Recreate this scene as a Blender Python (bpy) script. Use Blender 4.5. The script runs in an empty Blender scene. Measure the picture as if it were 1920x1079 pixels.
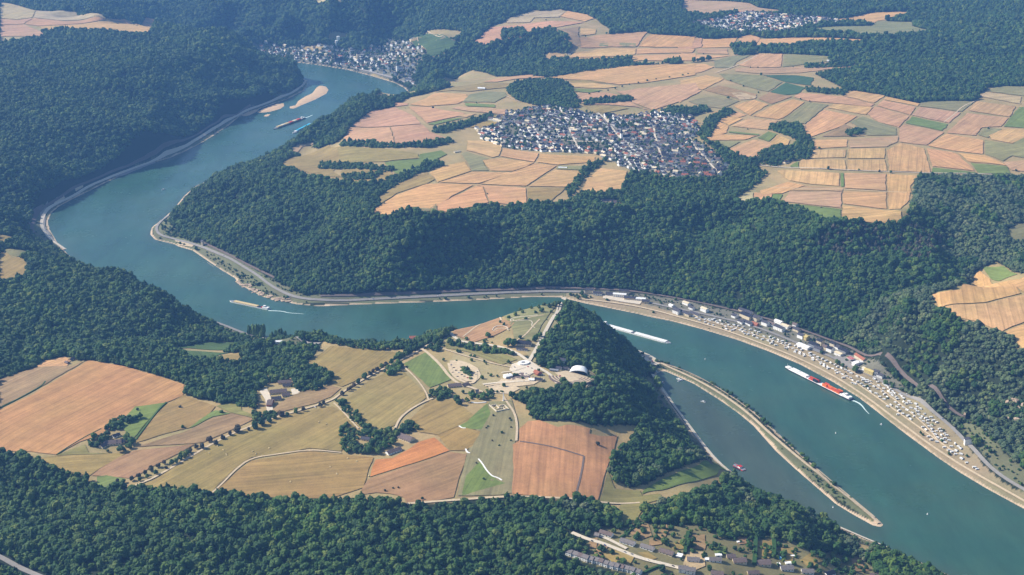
import bpy, bmesh, math, random
import numpy as np
from mathutils import Vector, Matrix
from mathutils.geometry import delaunay_2d_cdt
R = math.radians
rnd = random.Random(7)
nr = np.random.RandomState(11)
scn = bpy.context.scene
COL = scn.collection

# ------------------------------------------------------------------ camera
F_PX, CAM_H, PITCH = 2540.0, 1140.0, R(20.0)
SP, CP = math.sin(PITCH), math.cos(PITCH)

def rays(px, py):
    u = (np.asarray(px, float) - 960.0) / F_PX
    v = (539.5 - np.asarray(py, float)) / F_PX
    return np.stack([u, CP + v * SP, -SP + v * CP], -1)

def plane_pt(px, py, z=0.0):
    """the ground point at height z that the photo shows at (px, py)"""
    d = rays(px, py)
    t = (np.asarray(z, float) - CAM_H) / d[..., 2]
    return np.stack([d[..., 0] * t, d[..., 1] * t, np.asarray(z, float) + 0 * t], -1)

def project(p):
    p = np.asarray(p, float)
    x, y, z = p[..., 0], p[..., 1], p[..., 2] - CAM_H
    dep = y * CP - z * SP
    up = y * SP + z * CP
    return 960 + F_PX * x / dep, 539.5 - F_PX * up / dep, dep

def pts(s):
    return [tuple(float(c) for c in q.split(',')) for q in s.split()]

TILE = {'A': (0, 0), 'B': (640, 0), 'C': (1280, 0), 'D': (0, 360), 'E': (640, 360), 'F': (1280, 360),
        'G': (0, 720), 'H': (640, 720), 'I': (1280, 720)}
def tp(tile, s):
    """points read in a 3x enlargement of one ninth of the photo"""
    if tile == 'P':
        return pts(s)
    ox, oy = TILE[tile]
    return [(ox + x / 2.997, oy + y / 2.997) for x, y in pts(s)]

# ------------------------------------------------------------------ river outline (height 0)
RIVER = pts("""330,92 380,96 450,105 500,113 540,116 570,119 600,123 650,131 700,144 740,156 757,165 772,180 740,197 690,213 640,225
600,240 570,260 530,281 490,301 450,318 400,335 365,350 345,368 325,393 308,408 284,427 281,440 290,450 325,458 335,463 360,470
385,487 415,507 440,522 447,533 475,548 495,558 520,563 555,571 600,575 660,572 740,569 800,567 900,563 1000,557 1050,558
1100,570 1150,580 1200,590 1215,594 1260,603 1320,619 1380,637 1440,659 1500,684 1560,716 1610,746 1650,777 1700,816 1760,860
1800,887 1850,917 1920,955 2050,1035 2300,1190 2600,1500 2300,1600 2050,1330 1850,1120 1790,1083 1740,1060 1665,1028 1620,1010
1572,988 1530,977 1480,962 1430,935 1395,905 1370,882 1340,860 1300,813 1260,760 1238,727 1228,712 1232,699 1246,696 1300,720
1345,748 1385,776 1413,800 1453,845 1493,882 1530,914 1567,946 1600,966 1638,987 1652,989 1658,985 1640,968 1600,936 1563,909 1520,869 1467,820 1430,784
1387,750 1350,727 1290,697 1240,677 1205,662 1190,656 1150,645 1120,628 1080,610 1040,602 1000,602 960,611 900,630 830,652
750,657 680,652 620,647 560,642 540,637 500,632 470,627 440,616 400,603 375,597 320,592 260,572 200,538 150,500 125,474
108,455 93,430 90,415 96,400 110,388 130,377 160,362 200,342 245,322 280,308 320,296 350,283 375,270 400,255 430,235
450,218 480,207 510,196 540,186 570,170 577,158 572,150 545,140 500,130 440,122 380,113 330,110""")
rv = plane_pt([p[0] for p in RIVER], [p[1] for p in RIVER])[:, :2]

# ------------------------------------------------------------------ terrain control heights: photo x, photo y, height
CTRL = """
600,234,6 530,275,6 450,311,6 365,343,7 333,380,8 322,400,8 330,432,6 345,437,7 380,455,8 430,475,9 480,500,9 515,522,9 560,550,9 600,561,8
700,556,8 800,550,8 900,545,8 1000,541,8 1060,540,8 1100,541,8 1200,547,8 1280,558,8 1340,571,8 1400,585,8 1460,603,8 1520,622,8
1560,637,8 1600,652,9 1640,668,9 1700,703,10 1760,742,11 1812,782,14 1840,828,9 1880,878,8 1920,902,8 2000,948,8
1150,565,4 1300,590,5 1400,625,5 1500,655,5 1600,700,5 1700,760,5 1800,840,5
695,402,138 760,402,140 830,399,140 900,388,138 985,384,136 1060,388,134 1120,390,132 1180,395,128 1250,392,132 1330,385,130
1400,375,145 1480,385,148 1580,408,150 1690,425,150 1706,395,150 1400,345,124 1340,410,104 1300,460,62 1275,510,22
780,470,85 800,510,40 850,480,62 740,470,70 1000,450,85 950,480,48 1100,460,72 1450,480,82 1560,520,62
695,398,138 640,378,122 560,348,106 530,318,102 430,345,78 370,368,44 480,430,52 600,300,96 540,302,90 645,272,120 650,245,100 700,205,108
740,174,70 690,188,76 655,199,60 640,209,40 615,228,20 560,290,70
800,230,140 850,172,134 900,162,138 960,200,145 980,250,145 900,300,140 830,350,138 1100,300,138 1100,230,145 1250,250,145 1330,330,136
1200,335,134 1000,335,138 750,300,132 700,330,124 620,330,112
760,161,4 800,157,20 850,145,32 900,138,48 960,128,72 1020,110,110 1080,90,150 850,158,112 930,147,130 1000,142,140 820,163,90
770,72,105 820,60,130 850,90,112 790,112,62 740,100,36 700,112,12 640,112,8 560,100,8 520,92,10 600,90,28 625,76,62 640,64,80 685,70,52
500,40,120 600,30,142 700,20,168 800,12,190 900,12,200 560,70,50 480,80,12 430,62,20 330,18,110 420,25,110 200,8,165 450,8,150 650,4,190
0,30,190 100,25,190 200,45,195 300,55,190 0,80,192 130,65,196 312,50,186 400,60,185 450,75,165 500,97,125 540,118,75 565,140,25
200,140,176 100,120,188 350,120,160 440,130,110 400,180,70 500,150,45 0,150,185
60,180,168 130,203,152 200,222,128 260,246,98 320,272,36 335,255,34 275,222,78 220,188,116 150,160,152
130,285,74 200,290,52 60,260,112 240,312,8 160,350,8 110,376,8 72,396,10 52,420,11 62,445,12 90,465,8 0,300,118 0,400,78 20,425,60 300,230,80
15,450,85 40,480,90 20,520,96 105,474,30 150,479,50 190,490,68 230,528,72 260,546,68 320,573,46 375,598,8
100,520,95 150,560,90 250,600,68 50,600,92 0,650,92 150,640,80 350,618,26 420,634,8 300,645,52 200,660,84
0,712,108 100,682,112 170,672,112 345,720,115 330,655,52 440,645,38 440,678,74 560,682,104 620,650,106 570,652,50 540,648,8 500,655,30
600,750,122 300,800,118 0,800,115 100,860,115 300,930,112 500,930,115 700,940,118 900,930,120 1100,930,120 800,800,124 950,750,125
1100,800,122 1140,860,113 1120,730,124 1100,700,124 1060,700,125 1000,680,125 1000,620,124 950,600,118 900,612,113 860,628,110
1050,602,124 1058,559,124 1046,563,123 1030,568,122 1040,580,121 1000,575,118 970,583,110 930,598,102 880,616,102 830,636,102 760,650,102 700,650,102
1075,566,116 1100,612,110 1120,652,106 1140,692,103 1158,722,98 1170,762,97 1180,800,92 1200,842,84 1185,872,98 1240,882,86
1205,692,5 1225,732,6 1260,780,6 1300,830,6 1326,862,6 1280,892,74 1335,878,58 1340,895,52 1220,920,86 1358,884,34 1160,930,104 1320,905,56
1250,942,98 1350,965,92 1450,1005,84 1550,1045,74 1650,1085,58 1400,915,26 1450,938,36 1500,962,34 1545,984,18 1575,995,5
1660,1036,6 1720,1066,8 1780,1095,6 1100,1000,118 1300,1060,108 1100,1079,110 1450,1060,92 1600,1075,62 1300,1000,106
0,880,105 0,985,76 80,957,88 170,917,104 0,1035,104 200,965,118 400,990,120 700,1000,116 1000,1000,115 0,1079,92 300,1079,108 700,1065,112
600,1030,104 900,1030,106 300,1030,112 1000,1200,110 300,1200,100 -300,1200,95 1600,1200,50
1750,549,134 1762,580,140 1790,602,140 1850,642,138 1920,668,136 1830,505,128 1850,540,144 1920,520,150 1920,600,150 2000,640,150
1590,612,26 1640,588,56 1700,566,96 1572,626,12 1640,602,26 1700,590,36 1760,572,50 1830,530,68 1880,490,85 1920,460,95 2050,420,100
1800,425,120 1900,375,132 1920,330,145 1850,482,92 1900,440,106 1760,470,80 1700,650,60 1850,730,70 1900,800,60 1780,680,90
1500,300,150 1700,250,158 1900,280,158 1920,200,165 1400,250,148 1600,180,165 1800,120,190 1900,50,230 1700,60,215 1500,110,175
1350,100,165 1200,100,160 1050,60,180 960,70,152 1000,35,175 1300,20,190 1450,45,190 1600,40,195 1600,5,210 1900,0,250 1200,8,200
1100,2,205 1400,170,160 1200,170,152 1050,150,146 1800,330,152 1600,350,150
-300,30,190 -300,200,170 -300,400,100 -300,600,95 -300,800,112 -300,1000,100 2200,600,150 2200,300,160 2200,100,220 2250,800,90 2100,960,20
"""
cp = [tuple(float(c) for c in q.split(',')) for q in CTRL.split()]
cw = plane_pt([c[0] for c in cp], [c[1] for c in cp], [c[2] for c in cp])
ctrl = [tuple(c) for c in cw]
ctrl += [(-5200, 600, 90), (5200, 600, 60), (0, 600, 100), (-5200, 12600, 260), (5200, 12600, 280), (0, 12600, 270), (-2500, 9000, 230),
         (0, 9000, 240), (2500, 9000, 260), (-5200, 6000, 220), (5200, 6000, 240), (-5200, 3000, 120), (5200, 3000, 150), (-2500, 7600, 170),
         (-1200, 7800, 200), (1200, 7900, 215), (3000, 7600, 250), (-1300, 10500, 260), (1500, 10500, 250)]
nrv = len(rv)
for i in range(nrv):
    a, b = rv[i], rv[(i + 1) % nrv]
    n = max(1, int(np.hypot(*(b - a)) / 90))
    for k in range(n):
        q = a + (b - a) * k / n
        ctrl.append((q[0], q[1], 1.0))

X0, X1, Y0, Y1, CS = -5200.0, 5200.0, 600.0, 12600.0, 10.0
NX, NY = int((X1 - X0) / CS) + 1, int((Y1 - Y0) / CS) + 1
gx, gy = np.meshgrid(X0 + CS * np.arange(NX), Y0 + CS * np.arange(NY))
vv, _, ff, ov, _, _ = delaunay_2d_cdt([Vector((c[0], c[1])) for c in ctrl], [], [], 0, 1.0)
zz = [ctrl[o[0]][2] if o else 0 for o in ov]
D = np.full((NY, NX), 120.0)
for f in ff:
    a, b, c = (np.array(vv[i]) for i in f)
    za, zb, zc = (zz[i] for i in f)
    i0, i1 = int(max(0, (min(a[0], b[0], c[0]) - X0) / CS)), int(min(NX - 1, (max(a[0], b[0], c[0]) - X0) / CS + 1))
    j0, j1 = int(max(0, (min(a[1], b[1], c[1]) - Y0) / CS)), int(min(NY - 1, (max(a[1], b[1], c[1]) - Y0) / CS + 1))
    if i1 < i0 or j1 < j0: continue
    sx, sy = gx[j0:j1 + 1, i0:i1 + 1], gy[j0:j1 + 1, i0:i1 + 1]
    det = (b[0] - a[0]) * (c[1] - a[1]) - (c[0] - a[0]) * (b[1] - a[1])
    if abs(det) < 1e-6: continue
    w1 = ((sx - a[0]) * (c[1] - a[1]) - (c[0] - a[0]) * (sy - a[1])) / det
    w2 = ((b[0] - a[0]) * (sy - a[1]) - (sx - a[0]) * (b[1] - a[1])) / det
    m = (w1 >= -1e-6) & (w2 >= -1e-6) & (w1 + w2 <= 1 + 1e-6)
    D[j0:j1 + 1, i0:i1 + 1][m] = (za + (zb - za) * w1 + (zc - za) * w2)[m]

def blur(a, s):
    r = int(s * 2.5 + 1); k = np.exp(-np.arange(-r, r + 1) ** 2 / (2.0 * s * s)); k /= k.sum()
    for ax in (0, 1):
        p = np.pad(a, [(r, r) if q == ax else (0, 0) for q in (0, 1)], mode='edge')
        out = np.zeros_like(a)
        for i, w in enumerate(k):
            out += w * (p[i:i + a.shape[0], :] if ax == 0 else p[:, i:i + a.shape[1]])
        a = out
    return a

def vnoise(x, y, seed=0):
    xi, yi = np.floor(x).astype(np.int64), np.floor(y).astype(np.int64)
    fx, fy = x - xi, y - yi
    fx, fy = fx * fx * (3 - 2 * fx), fy * fy * (3 - 2 * fy)
    def h(i, j):
        n = (i * 374761393 + j * 668265263 + seed * 974711) & 0x7fffffff
        n = ((n ^ (n >> 13)) * 1274126177) & 0x7fffffff
        return ((n ^ (n >> 16)) & 0xffff) / 65535.0
    return (h(xi, yi) * (1 - fx) + h(xi + 1, yi) * fx) * (1 - fy) + (h(xi, yi + 1) * (1 - fx) + h(xi + 1, yi + 1) * fx) * fy

def sst_(a, b, x):
    t = np.clip((x - a) / (b - a), 0, 1); return t * t * (3 - 2 * t)
D = blur(D, 2.2)
gr = np.hypot(np.gradient(D, CS, axis=0), np.gradient(D, CS, axis=1))
slope = blur(np.clip((gr - .16) / .25, 0, 1), 3)
nz = (vnoise(gx / 260, gy / 260, 1) - .5) * 1.5 + (vnoise(gx / 95, gy / 95, 2) - .5) * .5 + (vnoise(gx / 45, gy / 45, 5) - .5) * .2
hw = np.clip((D - 6) / 50, 0, 1)
far = np.clip((gy - 4200) / 2000, 0, 1)
calm = sst_(220, 420, np.hypot(gx - 90, gy - 2790))
rg = 1 - np.abs(2 * vnoise(gx / 190 + .3 * vnoise(gx / 90, gy / 90, 8), gy / 260, 6) - 1)
D += (nz * 46 + (rg - .5) * 52) * slope * hw * calm * (1 + .6 * far) + (vnoise(gx / 420, gy / 420, 3) - .5) * 9 * calm * np.clip((D - 60) / 40, 0, 1)

# signed distance to the river (negative in the water)
S = np.full((NY, NX), 1e9)
ins = np.zeros((NY, NX), bool)
for i in range(nrv):
    a, b = rv[i], rv[(i + 1) % nrv]
    ex, ey = b - a; L2 = ex * ex + ey * ey
    t = np.clip(((gx - a[0]) * ex + (gy - a[1]) * ey) / L2, 0, 1)
    S = np.minimum(S, (gx - a[0] - t * ex) ** 2 + (gy - a[1] - t * ey) ** 2)
    if a[1] != b[1]:
        c = ((a[1] > gy) != (b[1] > gy)) & (gx < (b[0] - a[0]) * (gy - a[1]) / (b[1] - a[1]) + a[0])
        ins ^= c
S = np.sqrt(S); S[ins] *= -1

def samp(A, x, y):
    fx = np.clip((np.asarray(x, float) - X0) / CS, 0, NX - 1.001); fy = np.clip((np.asarray(y, float) - Y0) / CS, 0, NY - 1.001)
    i, j = fx.astype(int), fy.astype(int); fx, fy = fx - i, fy - j
    return (A[j, i] * (1 - fx) + A[j, i + 1] * fx) * (1 - fy) + (A[j + 1, i] * (1 - fx) + A[j + 1, i + 1] * fx) * fy

def sst(a, b, x):
    t = np.clip((x - a) / (b - a), 0, 1); return t * t * (3 - 2 * t)

def ground(x, y):
    d = samp(D, x, y); s = samp(S, x, y)
    land = 2.0 * sst(0, 12, s) + np.maximum(d, 0) * sst(6, 42, s)
    return np.where(s < 0, np.maximum(-4.0, s * .25), land)

def cast(px, py):
    """where the photo's pixel meets the modelled ground (or the water)"""
    d = rays(px, py); shp = d.shape[:-1]; d = d.reshape(-1, 3)
    t = (330.0 - CAM_H) / d[:, 2]; tmax = (-4 - CAM_H) / d[:, 2]
    n = 700; done = np.zeros(len(d), bool); res = tmax.copy(); prev = t.copy()
    for k in range(n + 1):
        q = t + (tmax - t) * (k / n)
        x, y, z = d[:, 0] * q, d[:, 1] * q, CAM_H + d[:, 2] * q
        hit = (~done) & (z <= np.maximum(ground(x, y), 0))
        if hit.any():
            lo, hi = prev[hit].copy(), q[hit].copy(); dd = d[hit]
            for _ in range(9):
                mid = (lo + hi) / 2
                under = CAM_H + dd[:, 2] * mid <= np.maximum(ground(dd[:, 0] * mid, dd[:, 1] * mid), 0)
                hi = np.where(under, mid, hi); lo = np.where(under, lo, mid)
            res[hit] = hi; done |= hit
        prev = q
        if done.all(): break
    p = d * res[:, None]; p[:, 2] = np.maximum(ground(p[:, 0], p[:, 1]), 0)
    return p.reshape(shp + (3,))

def castl(pl):
    return cast([p[0] for p in pl], [p[1] for p in pl])
# ------------------------------------------------------------------ fields: tile | kind | furrow angle in the photo (deg, -1 none) | outline
FIELDS = """
A|p|5|0,145 130,140 230,180 255,205 0,208
A|l|8|0,212 240,208 233,222 130,226 50,244 0,252
A|w|2|222,150 450,140 700,127 770,152 850,142 945,155 850,174 825,197 700,194 600,184 400,180 330,178 260,184
A|p|2|190,105 350,122 600,115 700,110 820,102 885,110 860,124 770,144 700,124 450,136 215,148 138,138
A|l|12|0,17 55,22 120,40 200,62 185,100 100,112 0,105
A|l|5|205,62 350,62 440,77 460,92 590,102 600,111 350,118 195,103
A|p|5|0,108 100,116 182,106 130,137 0,142
A|l|5|1640,0 1918,0 1918,22 1840,12 1700,6
A|y|-1|1570,940 1700,880 1850,815 1916,830 1990,850 2090,870 2040,900 1900,940 1870,965 1920,1000 1800,995 1690,960
A|l|20|1632,850 1680,818 1800,792 1806,797 1700,826 1660,870
D|y|30|0,340 130,380 155,420 130,470 0,515
D|y|20|0,245 70,250 80,265 30,290 0,290
D|g|10|20,326 100,326 175,342 160,365 70,372
D|v|8|935,882 1150,850 1320,848 1310,893 1060,880
D|v|-62|945,890 1290,906 1190,948 1100,943
D|y|10|1240,925 1370,900 1330,960 1230,955
D|w|20|212,975 260,950 365,928 400,950 370,990 215,990
P|d|25|0,713 65,690 135,687 163,676 60,736 0,764
P|W|27|166,677 240,690 300,707 345,722 342,743 292,763 230,800 150,830 106,854 60,848 20,848 -60,850 -60,800 0,770 62,740
G|y|5|200,426 330,407 500,400 640,395 740,375 500,518 400,500 330,480 230,440
G|d|25|510,517 660,420 750,380 1100,342 930,430 740,533 600,523
G|Y|5|320,405 480,342 500,390 640,392 500,398
G|G|-1|760,130 930,108 750,308 720,290 680,240 690,200
G|y|20|944,112 1030,66 1210,130 1180,170 1060,250 770,330 752,318
G|G|28|1060,250 1190,160 1215,150 1300,168 1200,186 1075,246
G|d|18|765,357 1020,280 1200,195 1310,170 1430,200 1310,256 1150,328 1090,338
G|Y|10|1215,128 1340,95 1360,150 1430,180 1420,194 1300,164
G|G|-1|542,525 600,518 700,535 690,560 620,590 545,585
P|y|27|262,914 300,895 383,842 450,808 530,780 622,763 660,785 668,800 645,830 640,847 580,842 470,859 440,881 395,926 330,918
P|y|5|401,928 443,887 472,865 580,848 640,853 700,859 688,890 681,915 620,937 520,935
H|o|20|160,525 190,430 290,420 380,370 430,330 520,305 610,380 400,450
H|d|20|165,533 405,458 612,387 700,400 690,450 650,560 630,640 430,680 372,675 350,640 300,625 200,612 130,622 100,615 150,540
P|y|33|641,757 690,717 745,688 796,737 798,747 788,756 758,775 739,799 705,808 688,798
P|y|33|568,684 620,650 745,662 740,674 700,700 642,726 622,720 588,703
P|d|15|560,737 622,724 640,729 620,745 590,757 520,775 507,772 548,742
P|G|60|756,683 799,661 844,700 848,712 806,728 800,724
E|Y|-18|560,850 700,855 850,890 960,932 990,945 900,975 800,935 700,900 590,880
H|y|27|345,240 500,95 620,90 730,170 770,190 690,230 650,240 540,290 430,270
H|g|75|700,410 760,250 830,102 930,100 950,82 985,200 982,300 958,618 900,628 720,634 650,632
H|G|25|820,112 700,215 652,240 700,257 790,258 840,170
H|G|60|770,440 880,545 925,562 700,628 672,632 700,520
H|y|30|540,292 650,243 782,268 740,350 690,380 612,378
H|W|87|1000,322 1002,260 1050,211 1110,208 1215,245 1270,232 1400,257 1390,280 1450,295 1550,290 1520,420 1500,450 1440,662 1330,657 1140,637 960,622 966,345
H|Y|5|1450,668 1500,500 1540,592 1680,602 1690,632 1790,622 1800,650 1700,680 1670,760 1600,770 1560,740 1570,682
P|G|15|1203,928 1220,910 1250,897 1280,884 1313,873 1358,873 1368,883 1343,892 1280,909 1240,920
P|t|20|848,628 885,613 905,606 940,600 965,606 955,615 925,632 890,642
P|g|10|910,600 950,586 985,576 1025,572 1045,572 1015,610 1000,640 965,638 960,618
C|p|8|0,0 250,10 370,20 420,45 540,60 550,75 400,70 280,75 150,90 0,75
C|w|8|850,115 1060,75 1150,70 1280,70 1232,98 1100,119 1060,138 940,128
C|g|4|1094,122 1290,127 1290,150 1400,182 1200,203 1050,213 980,206 880,188 760,186 750,160 950,150 1064,148
C|p|4|-50,228 110,217 104,268 -20,286
C|w|4|115,224 308,216 268,268 108,272
C|w|4|318,214 370,197 436,216 408,254 312,250
C|w|4|432,224 600,216 850,216 1080,232 1000,244 700,246 500,266 400,276 415,254
C|p|3|85,279 250,279 258,308 82,300
C|w|3|-10,300 75,312 268,316 130,334 -10,345
C|g|25|172,346 290,317 380,312 298,354 278,384 182,384
C|w|5|-10,362 118,362 178,380 100,409 -10,430
C|p|30|312,370 420,306 562,306 553,380 400,384
C|g|5|570,306 820,321 818,348 700,364 562,380
C|p|5|302,386 560,386 700,376 960,362 1000,375 800,394 650,413 450,419 292,404
C|w|15|-10,456 130,426 228,445 198,464 110,508 -10,478
C|w|10|-20,482 106,514 -20,580
C|g|20|202,416 440,426 560,464 482,518 420,505 330,480 240,450
C|V|25|452,426 640,426 738,440 716,484 640,474 570,460
C|V|25|492,520 582,466 688,496 650,528 560,540
C|d|15|122,510 200,482 240,492 416,532 406,558 320,560
C|l|10|274,526 330,522 416,546 396,560 320,564
C|w|35|287,598 400,563 483,590 378,652
C|w|25|160,640 258,612 358,650 308,666 225,640
C|w|30|72,752 150,668 258,712 246,750 120,788
C|w|25|166,664 222,642 338,670 262,708
C|w|20|274,712 370,668 536,682 478,733
C|g|10|32,572 150,547 318,570 220,613 100,598
C|d|20|422,558 490,522 616,546 500,588
C|w|35|395,656 490,602 622,562 686,577 568,664 536,674
C|g|38|548,684 700,578 818,592 778,620 688,698
C|w|30|692,704 790,621 982,656 900,708 705,778 684,732
C|p|10|622,550 660,524 900,546 1078,588 1058,603 850,583 700,570
C|w|20|903,543 960,513 1133,541 1078,582
C|w|12|1142,546 1330,586 1322,600 1132,563
C|p|20|1128,567 1308,606 1278,650 1092,596
C|w|20|812,609 852,586 1073,606 1028,648
C|p|20|1037,644 1086,602 1272,656 1214,718 1100,689
C|g|5|1342,576 1460,571 1640,573 1568,630 1332,600
C|p|35|1287,650 1336,605 1558,636 1498,694
C|G|10|1252,694 1292,658 1492,702 1458,739
C|p|20|1217,721 1245,702 1468,747 1368,819 1217,800
C|p|35|1607,624 1650,572 1873,601 1838,659
C|p|35|1482,750 1600,638 1832,666 1788,714 1680,720 1648,764
C|g|5|1662,538 1740,500 1800,486 1960,495 1960,545 1700,515
C|l|5|1665,542 1700,520 1898,546 1896,588
C|G|35|1802,714 1852,652 1892,607 1960,600 1960,725
C|g|25|1657,760 1700,723 1798,727 1710,776
C|w|30|1716,765 1800,729 1960,732 1960,772 1850,808 1740,788
C|g|10|1697,791 1850,813 1920,777 1990,790 1990,900 1850,878 1798,909 1700,868
C|p|20|1802,915 1960,897 1960,968 1850,960
C|g|-15|942,690 1010,658 1198,722 1203,763 1030,763 992,720
C|d|25|782,770 910,702 958,720 930,750 1028,768
C|w|3|742,790 926,786 922,828 732,840
C|p|3|937,786 1210,770 1208,800 1148,828 937,833
C|w|80|702,894 732,846 915,846 912,888
C|w|85|927,893 932,842 1138,836 1133,893
C|w|88|660,953 665,902 910,902 920,960
C|w|88|932,960 927,902 1133,902 1148,964
C|w|85|1148,850 1220,808 1356,838 1393,973 1162,963
C|w|-25|1372,836 1533,862 1641,963 1402,938
C|w|20|1372,822 1482,756 1688,792 1687,868 1522,850
C|w|-10|1548,863 1700,877 1826,934 1610,913
C|G|5|1617,921 1828,940 1838,978 1662,978
C|G|3|1405,946 1640,971 1636,980 1402,972
C|G|10|597,940 653,908 653,948
C|w|80|532,964 562,957 710,967 882,976 876,1049 720,1038 600,1018
C|w|3|912,976 1143,981 1138,1074 907,1060
C|w|85|1150,982 1328,992 1278,1048 1288,1085 1150,1100
C|G|88|890,977 908,977 902,1052 884,1052
F|l|15|305,40 330,16 398,6 393,50 330,55
F|w|5|402,6 503,16 493,60 402,46
F|G|85|506,16 558,16 543,60 500,58
F|p|5|562,55 602,1 700,4 893,2 890,94 700,74
F|w|5|902,2 1143,6 1142,98 902,68
F|w|80|1156,12 1278,0 1270,50 1220,100 1156,100
F|G|-5|610,72 700,79 888,102 888,157 800,150
F|w|5|899,79 1150,107 1225,112 1230,190 1100,180 950,160 897,167
C|w|25|432,1075 592,1026 688,1046 605,1074 560,1090 440,1095
C|p|5|697,1048 900,1062 893,1078 600,1076
C|p|25|252,845 398,788 530,812 450,848 400,893 332,878
C|w|35|492,800 532,762 600,790 590,820 530,848
C|G|35|422,778 480,742 535,757 480,798
C|w|10|122,793 172,757 416,766 350,788
C|g|5|102,797 328,797 250,838 202,820
C|G|4|262,741 430,757 420,764 255,748
F|w|-75|1405,580 1560,555 1640,480 1670,442 1728,492 1896,572 1700,624 1440,658
F|w|-75|1442,666 1700,632 1960,572 1960,720 1790,788 1640,728 1530,708
F|w|20|1792,512 1960,458 1960,575 1915,568
F|w|20|1802,797 1960,735 1960,960 1860,820
F|G|-10|1682,420 1800,422 1880,466 1782,503 1732,490
F|g|-1|1825,222 1880,184 1960,175 1960,292 1850,270
B|w|-8|706,848 708,792 826,797 902,826 882,880 850,888
B|w|-8|908,836 1110,866 1083,914 892,882
B|w|-4|1118,868 1424,886 1424,914 1216,930 1098,914
B|w|12|792,905 900,892 1083,919 1040,938 960,966 842,962
B|w|15|497,972 600,932 688,912 732,964 538,1028
B|w|12|548,1030 738,969 958,974 775,1034 700,1034
B|w|12|782,1038 1092,922 1208,936 1038,1049
B|w|8|1048,1052 1204,957 1370,966 1320,1010 1260,1054
P|y|20|712,370 740,350 800,324 814,338 800,345 742,364 712,384
P|w|8|697,396 740,368 800,346 888,348 861,361 780,391 728,407
P|w|8|820,397 819,385 868,362 893,350 904,351 917,381 900,385 870,392
P|w|5|894,348 986,354 987,382 960,385 921,381 907,352
P|y|5|990,355 1060,354 1040,372 1020,382 989,379
P|g|-1|780,394 817,384 819,397 795,398
P|w|10|1092,358 1100,338 1127,317 1177,322 1171,340 1160,360 1120,362
B|g|-1|672,870 702,858 828,898 792,905 828,962 738,964
B|g|3|1220,935 1370,936 1376,960 1204,954
B|G|12|242,916 430,897 442,870 560,850 590,870 510,915 310,985 252,935
B|y|5|-20,832 430,868 438,892 240,912 -10,920
B|y|5|0,960 180,945 260,950 300,1000 200,1030 90,1045 0,1010
B|p|15|62,712 180,624 300,606 408,656 448,700 280,713
B|p|15|5,798 55,718 268,718 306,823 130,833 20,818
B|p|10|275,718 455,704 500,745 600,785 400,818 313,822
B|w|8|382,592 478,556 522,530 700,532 716,556 650,588 480,600
B|p|8|302,582 368,584 376,594 302,603
B|p|10|378,602 480,604 600,626 698,640 650,658 480,694 422,640
B|p|8|652,602 928,622 928,648 720,630 622,613
B|G|4|692,583 862,592 868,606 702,600
B|g|10|722,536 800,517 918,522 928,543 860,578 680,577
B|l|15|60,572 200,547 340,520 440,512 446,530 350,543 200,558
B|y|12|522,522 640,492 790,472 958,472 938,493 722,518
B|p|8|792,465 890,442 1040,425 1142,430 1138,440 1000,445 870,464
B|G|20|482,700 610,672 686,666 520,705
B|p|15|624,650 760,642 700,664
B|y|10|722,720 800,687 880,687 903,700 800,724
B|l|8|930,112 1060,72 1238,57 1256,72 1218,100 1080,104 1060,129 932,131
B|w|8|1228,96 1270,64 1380,86 1418,108 1370,124
B|p|10|748,240 840,157 1060,136 1200,122 1368,129 1208,158 1085,179 1050,205 1000,214 890,228 800,260
B|d|15|1192,202 1240,167 1338,152 1328,200 1348,258 1300,273 1200,230
B|w|5|1348,162 1428,167 1428,194 1342,199
B|p|5|1432,202 1720,182 1660,264 1560,268 1342,267 1334,216
B|w|30|1738,197 1990,210 1970,268 1665,266
B|w|5|1312,300 1480,277 1658,277 1652,310 1600,319 1282,324
B|w|5|1666,277 1990,277 1970,299 1660,307
B|p|20|1112,344 1170,297 1253,312 1258,338 1120,349
B|w|8|1266,330 1590,324 1698,340 1640,349 1520,344 1350,349
B|w|4|1622,320 1990,304 1990,345 1700,344
B|g|88|1449,238 1503,239 1503,266 1449,264
B|g|88|1562,242 1653,247 1653,268 1562,267
B|w|10|1182,439 1300,397 1500,377 1990,362 1990,425 1700,469 1560,479 1400,455 1260,450
B|w|5|1292,470 1390,466 1558,490 1480,500 1290,494
B|G|5|1290,500 1400,506 1468,510 1400,524 1282,514
B|p|20|1302,530 1480,522 1538,532 1600,560 1638,582 1700,618 1740,623 1650,604 1500,592 1360,592
B|p|25|1547,520 1660,502 1990,470 2010,520 1940,560 1750,624 1640,580 1622,550
B|y|20|1362,597 1500,597 1618,612 1480,638 1420,638
B|y|5|1272,452 1400,457 1498,470 1300,469
B|v|15|390,225 480,190 640,235 680,245 600,290 500,320 420,280
"""
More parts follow.
